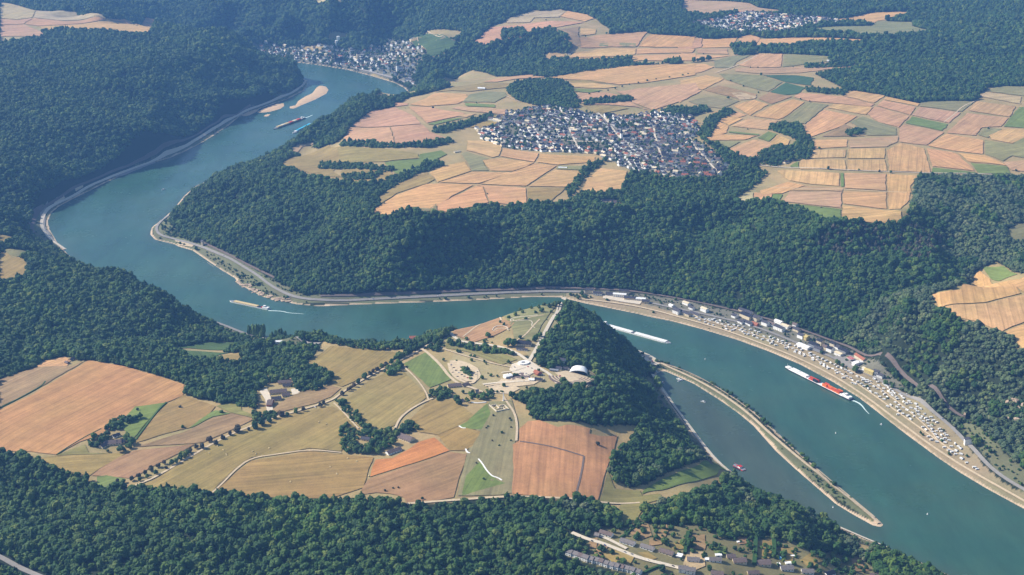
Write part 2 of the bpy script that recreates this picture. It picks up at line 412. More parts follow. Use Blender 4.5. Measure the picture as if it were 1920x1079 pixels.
# open ground that is not a field: grass, gardens, gravel, villages
OPEN = """
P|f|530,312 568,293 617,273 642,272 665,245 700,210 745,198 765,184 830,168 900,152 960,144 1050,140 1100,135 1200,128 1300,118 1430,99 1450,101 1553,106 1555,122 1612,122 1600,130 1530,140 1590,170 1640,180 1720,195 1830,190 1850,165 1960,160 1960,330 1840,332 1720,330 1705,400 1690,425 1580,408 1480,385 1385,372 1430,330 1420,310 1370,300 1345,335 1230,335 1180,330 1160,360 1092,360 1060,385 985,384 900,388 830,399 700,404 740,345 640,345 560,325
P|f|890,85 920,50 1000,20 1060,22 1115,35 1150,60 1120,70 1220,65 1430,97 1300,117 1200,120 1140,115 1060,110 1010,105 1070,95 1060,60 1000,55 940,80
P|f|838,632 880,608 905,597 950,583 985,569 1020,560 1050,553 1060,556 1040,610 1010,670 960,668 900,650
P|f|1145,945 1200,985 1195,1000 1160,985 1150,960 1203,945 1250,940 1300,930 1350,908 1388,893 1370,878 1313,864 1250,888 1200,912 1150,925
P|f|600,652 650,635 745,655 800,655 830,640 900,650 1000,680 1050,700 1050,725 960,745 985,760 1000,790 1050,788 1100,795 1200,800 1140,870 1130,935 1100,942 960,930 860,940 760,946 620,938 400,928 262,914 180,905 106,856 20,850 0,845 0,715 60,690 165,676 240,690 345,722 345,745 400,752 440,770 480,770 500,720 560,735 622,722 590,700 570,685
P|v|890,240 945,212 985,205 1040,200 1080,207 1130,215 1180,218 1220,212 1262,205 1300,222 1312,245 1300,262 1330,278 1372,312 1352,336 1300,338 1232,326 1190,322 1178,318 1116,289 1050,286 1000,284 930,277 905,262
P|v|1075,545 1130,546 1200,551 1275,562 1340,577 1400,590 1460,609 1520,628 1560,645 1600,660 1640,675 1660,690 1690,718 1700,735 1650,712 1600,690 1560,672 1500,648 1440,628 1380,612 1330,600 1270,588 1200,575 1130,566 1085,562
P|c|1060,549 1120,554 1200,567 1270,588 1330,600 1380,612 1440,628 1500,648 1560,672 1600,690 1650,712 1700,738 1740,765 1780,795 1810,830 1840,870 1880,905 1920,925 2000,975 2000,1000 1920,957 1800,889 1700,819 1610,748 1500,686 1380,639 1260,605 1180,589 1060,562
P|s|1062,1044 1080,1036 1110,1010 1105,995 1130,985 1160,990 1200,975 1230,985 1300,985 1345,1000 1370,1010 1430,1005 1480,1015 1560,1035 1610,1045 1640,1065 1640,1100 1400,1110 1215,1110 1200,1085
P|v|470,82 500,80 560,86 600,84 640,90 680,98 700,84 730,74 760,78 790,88 800,105 785,125 775,145 782,163 750,152 700,140 640,127 590,119 540,113 500,104
P|v|1290,45 1340,38 1400,22 1480,30 1560,36 1600,34 1600,42 1520,50 1480,62 1400,65 1340,62
P|s|1062,1044 1080,1036 1110,1010 1105,995 1130,985 1160,990 1200,975 1230,985 1300,985 1345,1000 1370,1010 1430,1005 1480,1015 1560,1035 1610,1045 1640,1065 1640,1100 1400,1110 1215,1110 1200,1085
P|k|842,630 860,622 940,655 985,672 1000,682 1035,700 1050,720 1035,735 990,730 940,740 900,745 860,735 850,715 830,700 800,662 830,655 800,645
P|k|985,660 1010,620 1035,580 1052,556 1060,556 1062,575 1040,620 1010,675 1000,680
P|k|1030,700 1060,690 1110,695 1125,715 1100,728 1040,718
P|g|740,700 800,650 850,655 840,700 860,735 930,745 945,760 900,780 850,790 800,770
P|g|780,250 815,238 870,225 940,200 950,225 900,235 905,262 880,262 850,275 820,258 790,262
P|g|640,300 740,290 850,262 890,258 880,290 835,290 760,300 700,335 650,342 600,325 590,315
P|g|1340,160 1480,150 1600,195 1560,200 1480,205 1420,200 1345,215 1310,225 1300,200
P|g|830,150 870,135 960,145 1050,145 1140,115 1230,110 1280,130 1280,190 1240,210 1140,214 1080,205 1060,165 950,165 940,190 860,180
P|g|1640,930 1652,960 1620,1000 1640,1040 1600,1030
P|y|480,725 510,690 560,715 560,740 545,765 490,775 480,760
P|g|160,840 190,820 235,790 300,755 255,828 250,845 200,850
P|r|286,425 300,410 325,395 318,420 345,448 390,462 440,480 500,520 570,555 700,553 900,548 1060,545 1060,556 900,562 700,569 555,570 495,557 447,532 415,506 385,486 345,464 290,449
P|r|1180,655 1210,662 1240,680 1290,700 1350,732 1400,768 1450,816 1500,858 1560,906 1620,955 1655,985 1630,975 1560,928 1490,875 1440,832 1390,786 1340,750 1290,720 1250,701 1225,695
P|r|125,472 100,462 60,440 60,410 75,390 110,378 160,355 210,332 260,308 310,290 350,272 390,250 430,225 470,202 510,190 560,165 575,150 579,158 560,174 510,198 450,222 400,258 350,286 280,312 200,345 130,380 95,410 95,435
P|r|1222,712 1240,728 1262,762 1300,815 1340,862 1370,884 1350,882 1310,840 1270,795 1230,750 1205,712 1210,700
P|r|385,600 420,610 470,626 500,632 560,640 600,645 590,650 520,645 460,636 420,622
P|r|1570,986 1620,1008 1665,1026 1655,1032 1610,1018 1570,998
P|r|1812,785 1850,812 1880,845 1920,880 1960,905 1960,935 1920,925 1870,885 1830,835 1800,800
P|g|1850,500 1870,490 1900,515 1860,528 1840,515
P|g|620,60 650,62 660,72 640,76 610,72
P|g|560,85 610,85 600,96 570,95
P|g|800,60 835,55 870,60 860,75 830,70
P|g|660,140 700,138 730,150 710,155 680,150
P|g|1115,375 1170,375 1172,388 1130,390
P|g|1400,345 1440,330 1460,345 1450,365 1420,375 1385,372
"""
# groves and hedges standing on the open land: tile | outline | spacing m
GROVES = """
P|950,172 962,158 1000,150 1055,150 1072,165 1085,205 1040,200 1005,198 970,190
P|810,246 825,240 880,227 918,214 926,220 880,238 835,251 812,250
P|640,272 700,268 760,274 840,262 850,268 800,278 700,279 640,278
P|1443,238 1460,231 1500,235 1522,265 1528,280 1510,292 1490,298 1470,300 1440,310 1420,315 1415,308 1455,288 1460,272 1485,278 1490,262 1460,250 1442,244
P|1586,250 1600,244 1624,243 1620,250 1600,256 1588,256
P|1065,194 1140,184 1180,183 1188,190 1150,194 1072,200
P|1375,95 1400,90 1410,100 1395,106 1378,104
P|1505,123 1600,121 1600,126 1508,129
P|1510,165 1590,170 1585,180 1515,173
P|1140,112 1180,110 1190,120 1150,122
P|1240,116 1275,114 1270,119 1240,119
P|1062,355 1080,335 1095,315 1115,305 1135,300 1130,310 1105,325 1090,345 1080,360 1065,375
P|700,345 760,325 800,305 825,305 830,312 790,325 750,345 720,362 700,365
P|600,305 700,312 740,318 740,322 690,320 600,318
P|640,800 660,795 685,800 715,808 745,808 755,820 740,835 715,850 680,852 645,850 640,830
P|745,800 760,792 780,798 785,808 770,812 750,812
P|625,750 640,752 690,798 690,808 670,804
P|720,700 745,683 755,690 735,705
P|765,640 800,640 835,650 820,660 790,655 770,665 745,685 735,680 760,655
P|600,640 640,625 740,630 745,655 700,658 640,650
P|800,745 830,730 850,735 845,750 820,752
P|880,740 920,730 930,745 905,752 880,750
P|852,752 875,748 880,758 860,762
P|840,640 870,645 900,650 945,655 960,668 920,664 880,657 845,650
P|865,690 890,695 900,708 885,712 870,702
P|1080,560 1095,575 1105,600 1060,640 1050,660 1060,690 1000,690 1005,670 1040,610 1060,570
P|1150,868 1170,850 1190,870 1200,895 1175,912 1150,905 1148,885
P|182,820 215,815 240,822 250,838 235,848 200,850 170,840 165,830
P|195,805 212,790 230,795 235,805 220,812
P|220,785 235,778 250,785 265,782 262,790 240,795 225,792
P|480,760 510,765 525,775 510,790 485,795 472,785
P|350,720 380,690 440,680 480,685 480,735 470,760 450,765 420,750 380,740 348,735
P|480,700 520,680 560,682 600,690 622,705 620,720 590,733 560,735 540,715 500,720 480,740 470,730
P|640,330 690,325 730,322 700,338 650,340
P|1345,215 1360,205 1380,212 1350,225 1330,260 1310,255 1320,230
P|1240,210 1262,200 1290,205 1320,200 1330,210 1290,220 1250,215
P|1130,380 1175,380 1175,383 1130,383
P|1180,322 1230,330 1300,342 1350,340 1380,320 1430,335 1400,360 1300,365 1200,350
P|1420,385 1440,382 1440,388 1425,389
P|940,60 980,55 990,80 955,90 940,75
P|990,75 1030,60 1060,65 1070,100 1040,100 1010,95
P|1000,130 1060,115 1160,120 1250,120 1180,125 1100,135 1040,145 1000,145
P|1225,708 1240,676 1256,690 1240,700 1246,712
P|1065,540 1085,542 1110,560 1085,560 1062,556
P|1303,250 1320,262 1347,272 1390,297 1420,300 1423,287 1460,273 1467,283 1527,287 1513,300 1480,303 1453,315 1423,313 1440,325 1425,342 1395,360 1350,360 1290,350 1345,340 1372,315 1350,295 1330,275
"""
def fld(line):
    s = line.split('|'); return s
FLD = []
for ln in FIELDS.strip().splitlines():
    a = ln.split('|'); FLD.append((a[1], float(a[2]), tp(a[0], a[3])))
OPN = [(l.split('|')[1], tp(l.split('|')[0], l.split('|')[2])) for l in OPEN.strip().splitlines()]
GRV = [tp(l.split('|')[0], l.split('|')[1]) for l in GROVES.strip().splitlines()]

def densify(pl, step=14.0, closed=True):
    out = []
    n = len(pl)
    for i in range(n if closed else n - 1):
        a, b = np.array(pl[i]), np.array(pl[(i + 1) % n])
        k = max(1, int(np.hypot(*(b - a)) / step))
        for q in range(k): out.append(tuple(a + (b - a) * q / k))
    if not closed: out.append(tuple(pl[-1]))
    return out

def world_poly(px_poly, step=14.0):
    w = castl(px_poly)[:, :2]
    # a cast that slips over a crest lands far behind: keep the outline together
    return [tuple(p) for p in w]

# world masks, 5 m cells
MX0, MX1, MY0, MY1, MC = -3600.0, 3600.0, 1000.0, 9600.0, 5.0
MW, MH = int((MX1 - MX0) / MC), int((MY1 - MY0) / MC)
def paint(mask, poly, val):
    P = np.array(poly); n = len(P)
    i0, i1 = int(max(0, (P[:, 0].min() - MX0) / MC)), int(min(MW, (P[:, 0].max() - MX0) / MC + 2))
    j0, j1 = int(max(0, (P[:, 1].min() - MY0) / MC)), int(min(MH, (P[:, 1].max() - MY0) / MC + 2))
    if i1 <= i0 or j1 <= j0: return
    x, y = np.meshgrid(MX0 + MC * (np.arange(i0, i1) + .5), MY0 + MC * (np.arange(j0, j1) + .5))
    m = np.zeros(x.shape, bool)
    for k in range(n):
        a, b = P[k], P[(k + 1) % n]
        if a[1] == b[1]: continue
        m ^= ((a[1] > y) != (b[1] > y)) & (x < (b[0] - a[0]) * (y - a[1]) / (b[1] - a[1]) + a[0])
    mask[j0:j1, i0:i1][m] = val
def look(mask, x, y):
    i = np.clip(((np.asarray(x) - MX0) / MC).astype(int), 0, MW - 1); j = np.clip(((np.asarray(y) - MY0) / MC).astype(int), 0, MH - 1)
    return mask[j, i]
FW = [(k, a, world_poly(p), p) for k, a, p in FLD]
OW = [(k, world_poly(p)) for k, p in OPN]
GW = [world_poly(p) for p in GRV]
cover = np.zeros((MH, MW), np.uint8)       # 0 wood, 1 field, 2 grass, 3 village, 4 camp, 5 bank, 6 park
fm = np.zeros((MH, MW), bool)
for k, a, w, _ in FW: paint(fm, w, True)
dil = fm.copy()
for _ in range(7):
    d2 = dil.copy()
    d2[1:] |= dil[:-1]; d2[:-1] |= dil[1:]; d2[:, 1:] |= dil[:, :-1]; d2[:, :-1] |= dil[:, 1:]
    dil = d2
# close the gaps between neighbouring fields, keep the outer edge tight
ero = dil.copy()
for _ in range(6):
    d2 = ero.copy()
    d2[1:] &= ero[:-1]; d2[:-1] &= ero[1:]; d2[:, 1:] &= ero[:, :-1]; d2[:, :-1] &= ero[:, 1:]
    ero = d2
cover[ero] = 2
KEY = {'f': 8, 's': 7, 'v': 3, 'c': 4, 'r': 5, 'k': 6, 'g': 2, 'y': 2}
for k, w in OW: paint(cover, w, KEY[k])
cover[fm] = 1
grove = np.zeros((MH, MW), bool)
for w in GW: paint(grove, w, True)
# ------------------------------------------------------------------ object helpers
def tag(o, label=None, cat=None, group=None, kind=None):
    if label: o['label'] = label
    if cat: o['category'] = cat
    if group: o['group'] = group
    if kind: o['kind'] = kind
    return o

def link(name, me, mats=(), parent=None):
    for m in mats: me.materials.append(m)
    o = bpy.data.objects.new(name, me); COL.objects.link(o)
    if parent: o.parent = parent
    return o

def np_mesh(name, v, f, smooth=False, mi=None):
    me = bpy.data.meshes.new(name)
    v = np.asarray(v, np.float32); f = np.asarray(f, np.int32); k = f.shape[1]
    me.vertices.add(len(v)); me.vertices.foreach_set('co', v.ravel())
    me.loops.add(f.size); me.loops.foreach_set('vertex_index', f.ravel())
    me.polygons.add(len(f)); me.polygons.foreach_set('loop_start', np.arange(0, f.size, k, dtype=np.int32))
    if mi is not None: me.polygons.foreach_set('material_index', np.asarray(mi, np.int32))
    if smooth: me.polygons.foreach_set('use_smooth', np.ones(len(f), bool))
    me.update(calc_edges=True); me.validate()
    return me

def empty(name, loc, rz=0.0, sc=1.0):
    o = bpy.data.objects.new(name, None); COL.objects.link(o)
    o.empty_display_size = 2
    o.location = loc; o.rotation_euler = (0, 0, rz); o.scale = (sc, sc, sc) if not isinstance(sc, tuple) else sc
    return o

class MB:
    """gathers boxes, tubes and slabs into one mesh"""
    def __init__(s): s.v, s.f, s.m = [], [], []
    def add(s, vs, fs, m=0):
        b = len(s.v); s.v += [tuple(p) for p in vs]; s.f += [tuple(b + i for i in f) for f in fs]; s.m += [m] * len(fs)
    def box(s, x0, x1, y0, y1, z0, z1, m=0):
        s.add([(x0, y0, z0), (x1, y0, z0), (x1, y1, z0), (x0, y1, z0), (x0, y0, z1), (x1, y0, z1), (x1, y1, z1), (x0, y1, z1)],
              [(3, 2, 1, 0), (4, 5, 6, 7), (0, 1, 5, 4), (1, 2, 6, 5), (2, 3, 7, 6), (3, 0, 4, 7)], m)
    def prism(s, poly, z0, z1, m=0):
        n = len(poly)
        s.add([(p[0], p[1], z0) for p in poly] + [(p[0], p[1], z1) for p in poly],
              [tuple(range(n))[::-1], tuple(range(n, 2 * n))] + [(i, (i + 1) % n, n + (i + 1) % n, n + i) for i in range(n)], m)
    def cone(s, x, y, z0, z1, r0, r1, n=8, m=0):
        c = [(math.cos(6.2832 * i / n), math.sin(6.2832 * i / n)) for i in range(n)]
        s.add([(x + r0 * a, y + r0 * b, z0) for a, b in c] + [(x + r1 * a, y + r1 * b, z1) for a, b in c],
              [tuple(range(n))[::-1], tuple(range(n, 2 * n))] + [(i, (i + 1) % n, n + (i + 1) % n, n + i) for i in range(n)], m)
    def limb(s, a, b, r0, r1, n=6, m=0):
        a, b = Vector(a), Vector(b); d = (b - a).normalized(); u = d.orthogonal().normalized(); w = d.cross(u)
        vs = [a + (u * math.cos(6.2832 * i / n) + w * math.sin(6.2832 * i / n)) * r0 for i in range(n)]
        vs += [b + (u * math.cos(6.2832 * i / n) + w * math.sin(6.2832 * i / n)) * r1 for i in range(n)]
        s.add(vs, [tuple(range(n))[::-1], tuple(range(n, 2 * n))] + [(i, (i + 1) % n, n + (i + 1) % n, n + i) for i in range(n)], m)
    def gable(s, x0, x1, y0, y1, z0, zr, m=0, ov=.5, th=.25):
        """a roof of two thick slopes with the ridge along x, and its gable triangles"""
        ym = (y0 + y1) / 2; k = (zr - z0) / (ym - y0); dz = ov * k
        for sgn, ye in ((-1, y0), (1, y1)):
            yo = ye + sgn * ov
            s.add([(x0 - ov, yo, z0 - dz), (x1 + ov, yo, z0 - dz), (x1 + ov, ym, zr), (x0 - ov, ym, zr),
                   (x0 - ov, yo, z0 - dz + th), (x1 + ov, yo, z0 - dz + th), (x1 + ov, ym, zr + th), (x0 - ov, ym, zr + th)],
                  [(3, 2, 1, 0), (4, 5, 6, 7), (0, 1, 5, 4), (1, 2, 6, 5), (2, 3, 7, 6), (3, 0, 4, 7)], m)
    def mesh(s, name, smooth=False):
        me = bpy.data.meshes.new(name); me.from_pydata(s.v, [], s.f); me.update()
        me.polygons.foreach_set('material_index', s.m)
        if smooth: me.polygons.foreach_set('use_smooth', [True] * len(s.f))
        bm = bmesh.new(); bm.from_mesh(me); bmesh.ops.recalc_face_normals(bm, faces=bm.faces); bm.to_mesh(me); bm.free()
        return me
    def build(s, name, mats, parent=None, smooth=False):
        return link(name, s.mesh(name, smooth), mats if isinstance(mats, (list, tuple)) else [mats], parent)

# ------------------------------------------------------------------ materials
def lin(r, g, b):
    f = lambda c: (c / 255.0 / 12.92) if c <= 10 else ((c / 255.0 + .055) / 1.055) ** 2.4
    return (f(r), f(g), f(b), 1.0)

def newmat(name):
    m = bpy.data.materials.new(name); m.use_nodes = True
    nt = m.node_tree; b = nt.nodes['Principled BSDF']; b.inputs['Roughness'].default_value = .9
    b.inputs['Specular IOR Level'].default_value = .2
    return m, nt, b
def nd(nt, t, **k):
    n = nt.nodes.new(t)
    for a, v in k.items():
        if a.startswith('i_'): n.inputs[a[2:].replace('_', ' ')].default_value = v
        else: setattr(n, a, v)
    return n
def mixc(nt, fac, a, b, mode='MIX'):
    n = nt.nodes.new('ShaderNodeMix'); n.data_type = 'RGBA'; n.blend_type = mode
    for i, v in ((0, fac), (6, a), (7, b)):
        if hasattr(v, 'is_output'): nt.links.new(v, n.inputs[i])
        else: n.inputs[i].default_value = v
    return n.outputs[2]
def ramp(nt, fac, stops):
    n = nt.nodes.new('ShaderNodeValToRGB'); e = n.color_ramp.elements
    while len(e) < len(stops): e.new(.5)
    for q, (p, c) in zip(e, stops):
        q.position = p; q.color = c if isinstance(c, tuple) else (c, c, c, 1)
    nt.links.new(fac, n.inputs[0]); return n.outputs[0]
def noise(nt, scale, detail=4, vec=None, rough=.6):
    n = nd(nt, 'ShaderNodeTexNoise', i_Scale=scale, i_Detail=detail, i_Roughness=rough)
    if vec is not None: nt.links.new(vec, n.inputs['Vector'])
    return n.outputs[0]
def pos(nt): return nd(nt, 'ShaderNodeNewGeometry').outputs['Position']
def g4(v): return (v, v, v, 1)

def plain(name, rgb, rough=.8, var=.25, scale=.4, metal=0.0):
    """weathered paint, stone or roof covering: a base colour broken up by two scales of wear"""
    m, nt, b = newmat(name)
    f = ramp(nt, noise(nt, scale, 5, pos(nt)), [(.3, g4(1 - var)), (.7, g4(1 + var * .4))])
    nt.links.new(mixc(nt, 1.0, lin(*rgb), f, 'MULTIPLY'), b.inputs['Base Color'])
    b.inputs['Roughness'].default_value = rough; b.inputs['Metallic'].default_value = metal
    return m

def field_mat():
    m, nt, b = newmat('field_crop')
    oi = nd(nt, 'ShaderNodeObjectInfo')
    an = nd(nt, 'ShaderNodeAttribute', attribute_type='OBJECT', attribute_name='furrow')
    st = nd(nt, 'ShaderNodeAttribute', attribute_type='OBJECT', attribute_name='stripe')
    P = pos(nt)
    vr = nd(nt, 'ShaderNodeVectorRotate', rotation_type='Z_AXIS'); nt.links.new(P, vr.inputs['Vector']); nt.links.new(an.outputs['Fac'], vr.inputs['Angle'])
    # along-row streaks: noise stretched along the driving direction
    mp = nd(nt, 'ShaderNodeMapping'); mp.inputs['Scale'].default_value = (.006, .16, 0); nt.links.new(vr.outputs[0], mp.inputs['Vector'])
    s1 = noise(nt, 1.0, 3, mp.outputs[0])
    mp2 = nd(nt, 'ShaderNodeMapping'); mp2.inputs['Scale'].default_value = (.004, .035, 0); nt.links.new(vr.outputs[0], mp2.inputs['Vector'])
    s2 = noise(nt, 1.0, 2, mp2.outputs[0])
    w = nd(nt, 'ShaderNodeTexWave', wave_type='BANDS', bands_direction='Y', i_Scale=.014, i_Distortion=1.2)
    w.inputs['Detail'].default_value = 1; w.inputs['Detail Scale'].default_value = .4
    nt.links.new(vr.outputs[0], w.inputs['Vector'])
    tram = ramp(nt, w.outputs[0], [(0.0, g4(.72)), (.06, g4(1))])
    pat = noise(nt, .009, 3, P); fine = noise(nt, .35, 3, P, .8); mid = noise(nt, .045, 4, P, .7)
    c = mixc(nt, 1.0, oi.outputs['Color'], ramp(nt, s1, [(.3, g4(.78)), (.7, g4(1.15))]), 'MULTIPLY')
    c = mixc(nt, 1.0, c, ramp(nt, s2, [(.3, g4(.82)), (.7, g4(1.12))]), 'MULTIPLY')
    c = mixc(nt, st.outputs['Fac'], c, mixc(nt, 1.0, c, tram, 'MULTIPLY'))
    c = mixc(nt, 1.0, c, ramp(nt, fine, [(.25, g4(.82)), (.75, g4(1.12))]), 'MULTIPLY')
    c = mixc(nt, 1.0, c, ramp(nt, mid, [(.3, g4(.82)), (.7, g4(1.1))]), 'MULTIPLY')
    c = mixc(nt, ramp(nt, pat, [(.35, g4(0)), (.7, g4(.55))]), c, mixc(nt, 1.0, c, (.76, .9, .78, 1), 'MULTIPLY'))
    nt.links.new(c, b.inputs['Base Color'])
    return m

def leaf_mat(name, cols, loc_scale=.008):
    m, nt, b = newmat(name)
    oi = nd(nt, 'ShaderNodeObjectInfo'); P = pos(nt)
    c = ramp(nt, oi.outputs['Random'], [(i / (len(cols) - 1), lin(*k)) for i, k in enumerate(cols)])
    patch = noise(nt, loc_scale, 3, oi.outputs['Location'])
    c = mixc(nt, 1.0, c, ramp(nt, patch, [(.3, (.62, .72, .8, 1)), (.55, g4(1)), (.75, (1.45, 1.35, 1.0, 1))]), 'MULTIPLY')
    dt = noise(nt, .75, 3, P, .75)
    c = mixc(nt, 1.0, c, ramp(nt, dt, [(.3, g4(.7)), (.7, g4(1.28))]), 'MULTIPLY')
    nt.links.new(c, b.inputs['Base Color']); b.inputs['Roughness'].default_value = .75
    b.inputs['Specular IOR Level'].default_value = .25
    return m

M = {}
M['field'] = field_mat()
M['leaf'] = leaf_mat('broadleaf_foliage', [(42, 72, 28), (56, 88, 34), (36, 66, 32), (80, 104, 42), (46, 78, 32), (100, 114, 50)])
M['leaf_scrub'] = leaf_mat('pale_scrub_foliage', [(78, 94, 58), (94, 108, 70), (64, 84, 52), (108, 114, 80)], .012)
M['leaf_light'] = leaf_mat('light_foliage', [(84, 108, 54), (100, 120, 62), (74, 98, 50)], .02)
M['leaf_brown'] = leaf_mat('autumn_red_foliage', [(72, 60, 42), (60, 62, 40), (84, 66, 46)], .02)
M['leaf_dry'] = leaf_mat('dry_conifer_foliage', [(96, 86, 74), (78, 78, 62), (104, 92, 80)], .02)
M['bark'] = plain('bark', (86, 70, 54), .9, .4, 2)

def ground_mat():
    m, nt, b = newmat('open_ground')
    at = nd(nt, 'ShaderNodeAttribute', attribute_name='cover'); P = pos(nt)
    c = at.outputs['Color']
    c = mixc(nt, 1.0, c, ramp(nt, noise(nt, .02, 5, P, .7), [(.3, g4(.88)), (.7, g4(1.14))]), 'MULTIPLY')
    c = mixc(nt, 1.0, c, ramp(nt, noise(nt, .25, 5, P, .75), [(.3, g4(.82)), (.7, g4(1.18))]), 'MULTIPLY')
    nt.links.new(c, b.inputs['Base Color']); return m
M['ground'] = ground_mat()

def water_mat():
    m, nt, b = newmat('river_water')
    P = pos(nt)
    big = noise(nt, .0035, 4, P)
    c = ramp(nt, big, [(.3, (.030, .086, .062, 1)), (.5, (.038, .104, .070, 1)), (.72, (.052, .110, .068, 1))])
    c = mixc(nt, ramp(nt, noise(nt, .02, 5, P, .7), [(.4, g4(0)), (.8, g4(.3))]), c, (.040, .076, .056, 1))
    mk = nd(nt, 'ShaderNodeAttribute', attribute_name='murk'); c = mixc(nt, mk.outputs['Fac'], c, (.066, .092, .066, 1))
    nt.links.new(c, b.inputs['Base Color'])
    mps = nd(nt, 'ShaderNodeMapping'); mps.inputs['Scale'].default_value = (.012, .003, 0); mps.inputs['Rotation'].default_value = (0, 0, .6); nt.links.new(P, mps.inputs['Vector'])
    c = mixc(nt, 1.0, c, ramp(nt, noise(nt, 1.0, 6, mps.outputs[0], .75), [(.3, g4(.78)), (.7, g4(1.22))]), 'MULTIPLY')
    nt.links.new(c, b.inputs['Base Color'])
    nt.links.new(ramp(nt, noise(nt, .006, 5, P, .7), [(.35, g4(.16)), (.7, g4(.34))]), b.inputs['Roughness'])
    b.inputs['Roughness'].default_value = .22; b.inputs['IOR'].default_value = 1.33; b.inputs['Specular IOR Level'].default_value = .4
    mp = nd(nt, 'ShaderNodeMapping'); mp.inputs['Scale'].default_value = (.16, .09, 0); nt.links.new(P, mp.inputs['Vector'])
    bp = nd(nt, 'ShaderNodeBump', i_Strength=.35, i_Distance=.6)
    nt.links.new(noise(nt, 1.0, 6, mp.outputs[0], .7), bp.inputs['Height']); nt.links.new(bp.outputs[0], b.inputs['Normal'])
    return m
M['water'] = water_mat()
M['asphalt'] = plain('asphalt', (150, 144, 136), .9, .15, .1)
M['rail'] = plain('railway_ballast', (118, 104, 96), .95, .2, .3)
M['gravel'] = plain('gravel_track', (206, 184, 150), .95, .2, .15)
M['sand'] = plain('river_sand', (214, 180, 140), .95, .2, .05)
M['rock'] = plain('slate_rock', (190, 166, 140), .95, .4, .15)
M['pave'] = plain('pale_paving', (215, 200, 176), .9, .15, .3)
M['white'] = plain('white_render', (246, 243, 236), .7, .08, .3)
M['cream'] = plain('cream_render', (222, 205, 172), .8, .1, .3)
M['slate'] = plain('slate_roof', (74, 72, 80), .6, .3, .5)
M['brownroof'] = plain('brown_tile_roof', (118, 102, 96), .8, .3, .5)
M['redroof'] = plain('red_tile_roof', (168, 104, 80), .8, .3, .5)
M['slate_near'] = plain('grey_tile_roof', (128, 120, 116), .7, .3, .5)
M['darkroof'] = plain('dark_slate_roof', (48, 49, 60), .55, .3, .5)
M['glass'] = plain('window_glass', (40, 48, 58), .15, .2, 1)
M['wood'] = plain('weathered_wood', (120, 96, 72), .9, .3, 1)
M['steel'] = plain('painted_grey_steel', (140, 142, 146), .5, .15, .5)
M['hullgrey'] = plain('grey_hull_paint', (90, 92, 98), .5, .2, .3)
M['hulldark'] = plain('dark_hull_paint', (40, 44, 54), .5, .2, .3)
M['redbox'] = plain('red_container_paint', (206, 84, 60), .6, .3, .12)
M['orangebox'] = plain('orange_container_paint', (235, 120, 60), .6, .25, .12)
M['red'] = plain('red_paint', (200, 50, 44), .5, .15, .5)
M['blue'] = plain('blue_paint', (60, 96, 150), .5, .15, .5)
M['cyan'] = plain('pool_liner', (50, 190, 220), .2, .1, .5)
M['yellow'] = plain('yellow_render', (206, 184, 116), .7, .1, .3)
M['black'] = plain('black_rubber', (28, 28, 30), .8, .2, 1)
M['bale'] = plain('straw', (214, 190, 140), .95, .2, 2)
def foam_mat():
    m, nt, b = newmat('wake_foam')
    P = pos(nt)
    c = ramp(nt, noise(nt, .5, 4, P), [(.3, (.35, .62, .55, 1)), (.6, (.85, .92, .88, 1))])
    nt.links.new(c, b.inputs['Base Color']); return m
M['foam'] = foam_mat()

def inside(P, x, y):
    m = np.zeros(x.shape, bool); n = len(P)
    for k in range(n):
        a, b = P[k], P[(k + 1) % n]
        if a[1] == b[1]: continue
        m ^= ((a[1] > y) != (b[1] > y)) & (x < (b[0] - a[0]) * (y - a[1]) / (b[1] - a[1]) + a[0])
    return m

# ------------------------------------------------------------------ terrain sheet, finer towards the camera
NC, NR = 1080, 1120
fy = 1250.0 * (12500.0 / 1250.0) ** (np.linspace(0, 1, NR))
fx = np.linspace(-.47, .47, NC)
TX = fx[None, :] * (fy[:, None] + 350); TY = np.repeat(fy[:, None], NC, 1)
TZ = ground(TX, TY)
v = np.stack([TX, TY, TZ], -1).reshape(-1, 3)
jj, ii = np.meshgrid(np.arange(NR - 1), np.arange(NC - 1), indexing='ij')
q = (jj * NC + ii).ravel()
me = np_mesh('terrain', v, np.stack([q, q + 1, q + NC + 1, q + NC], -1), True)
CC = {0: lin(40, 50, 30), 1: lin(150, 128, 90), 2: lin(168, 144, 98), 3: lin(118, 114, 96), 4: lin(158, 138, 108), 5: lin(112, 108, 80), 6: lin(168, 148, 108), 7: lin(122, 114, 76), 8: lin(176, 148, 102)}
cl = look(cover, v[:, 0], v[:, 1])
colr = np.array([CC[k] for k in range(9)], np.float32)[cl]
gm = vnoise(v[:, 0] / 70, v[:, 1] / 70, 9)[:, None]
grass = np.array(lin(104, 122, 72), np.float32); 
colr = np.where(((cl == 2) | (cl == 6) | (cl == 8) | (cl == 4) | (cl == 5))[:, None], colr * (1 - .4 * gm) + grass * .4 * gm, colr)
sd = samp(S, v[:, 0], v[:, 1])
sh = np.array(lin(206, 180, 148), np.float32); mud = np.array(lin(96, 104, 84), np.float32)
wn = vnoise(v[:, 0] / 40, v[:, 1] / 40, 4)
shore = ((sd < 2 + 6 * wn) & (sd > -1))
colr = np.where(shore[:, None], sh, colr); colr = np.where((sd <= -1)[:, None], mud, colr)
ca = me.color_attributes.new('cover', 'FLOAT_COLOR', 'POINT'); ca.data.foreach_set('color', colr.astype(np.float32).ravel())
tag(link('terrain', me, [M['ground']]), 'rolling plateau and valley sides with dry grass and bare soil', kind='structure')

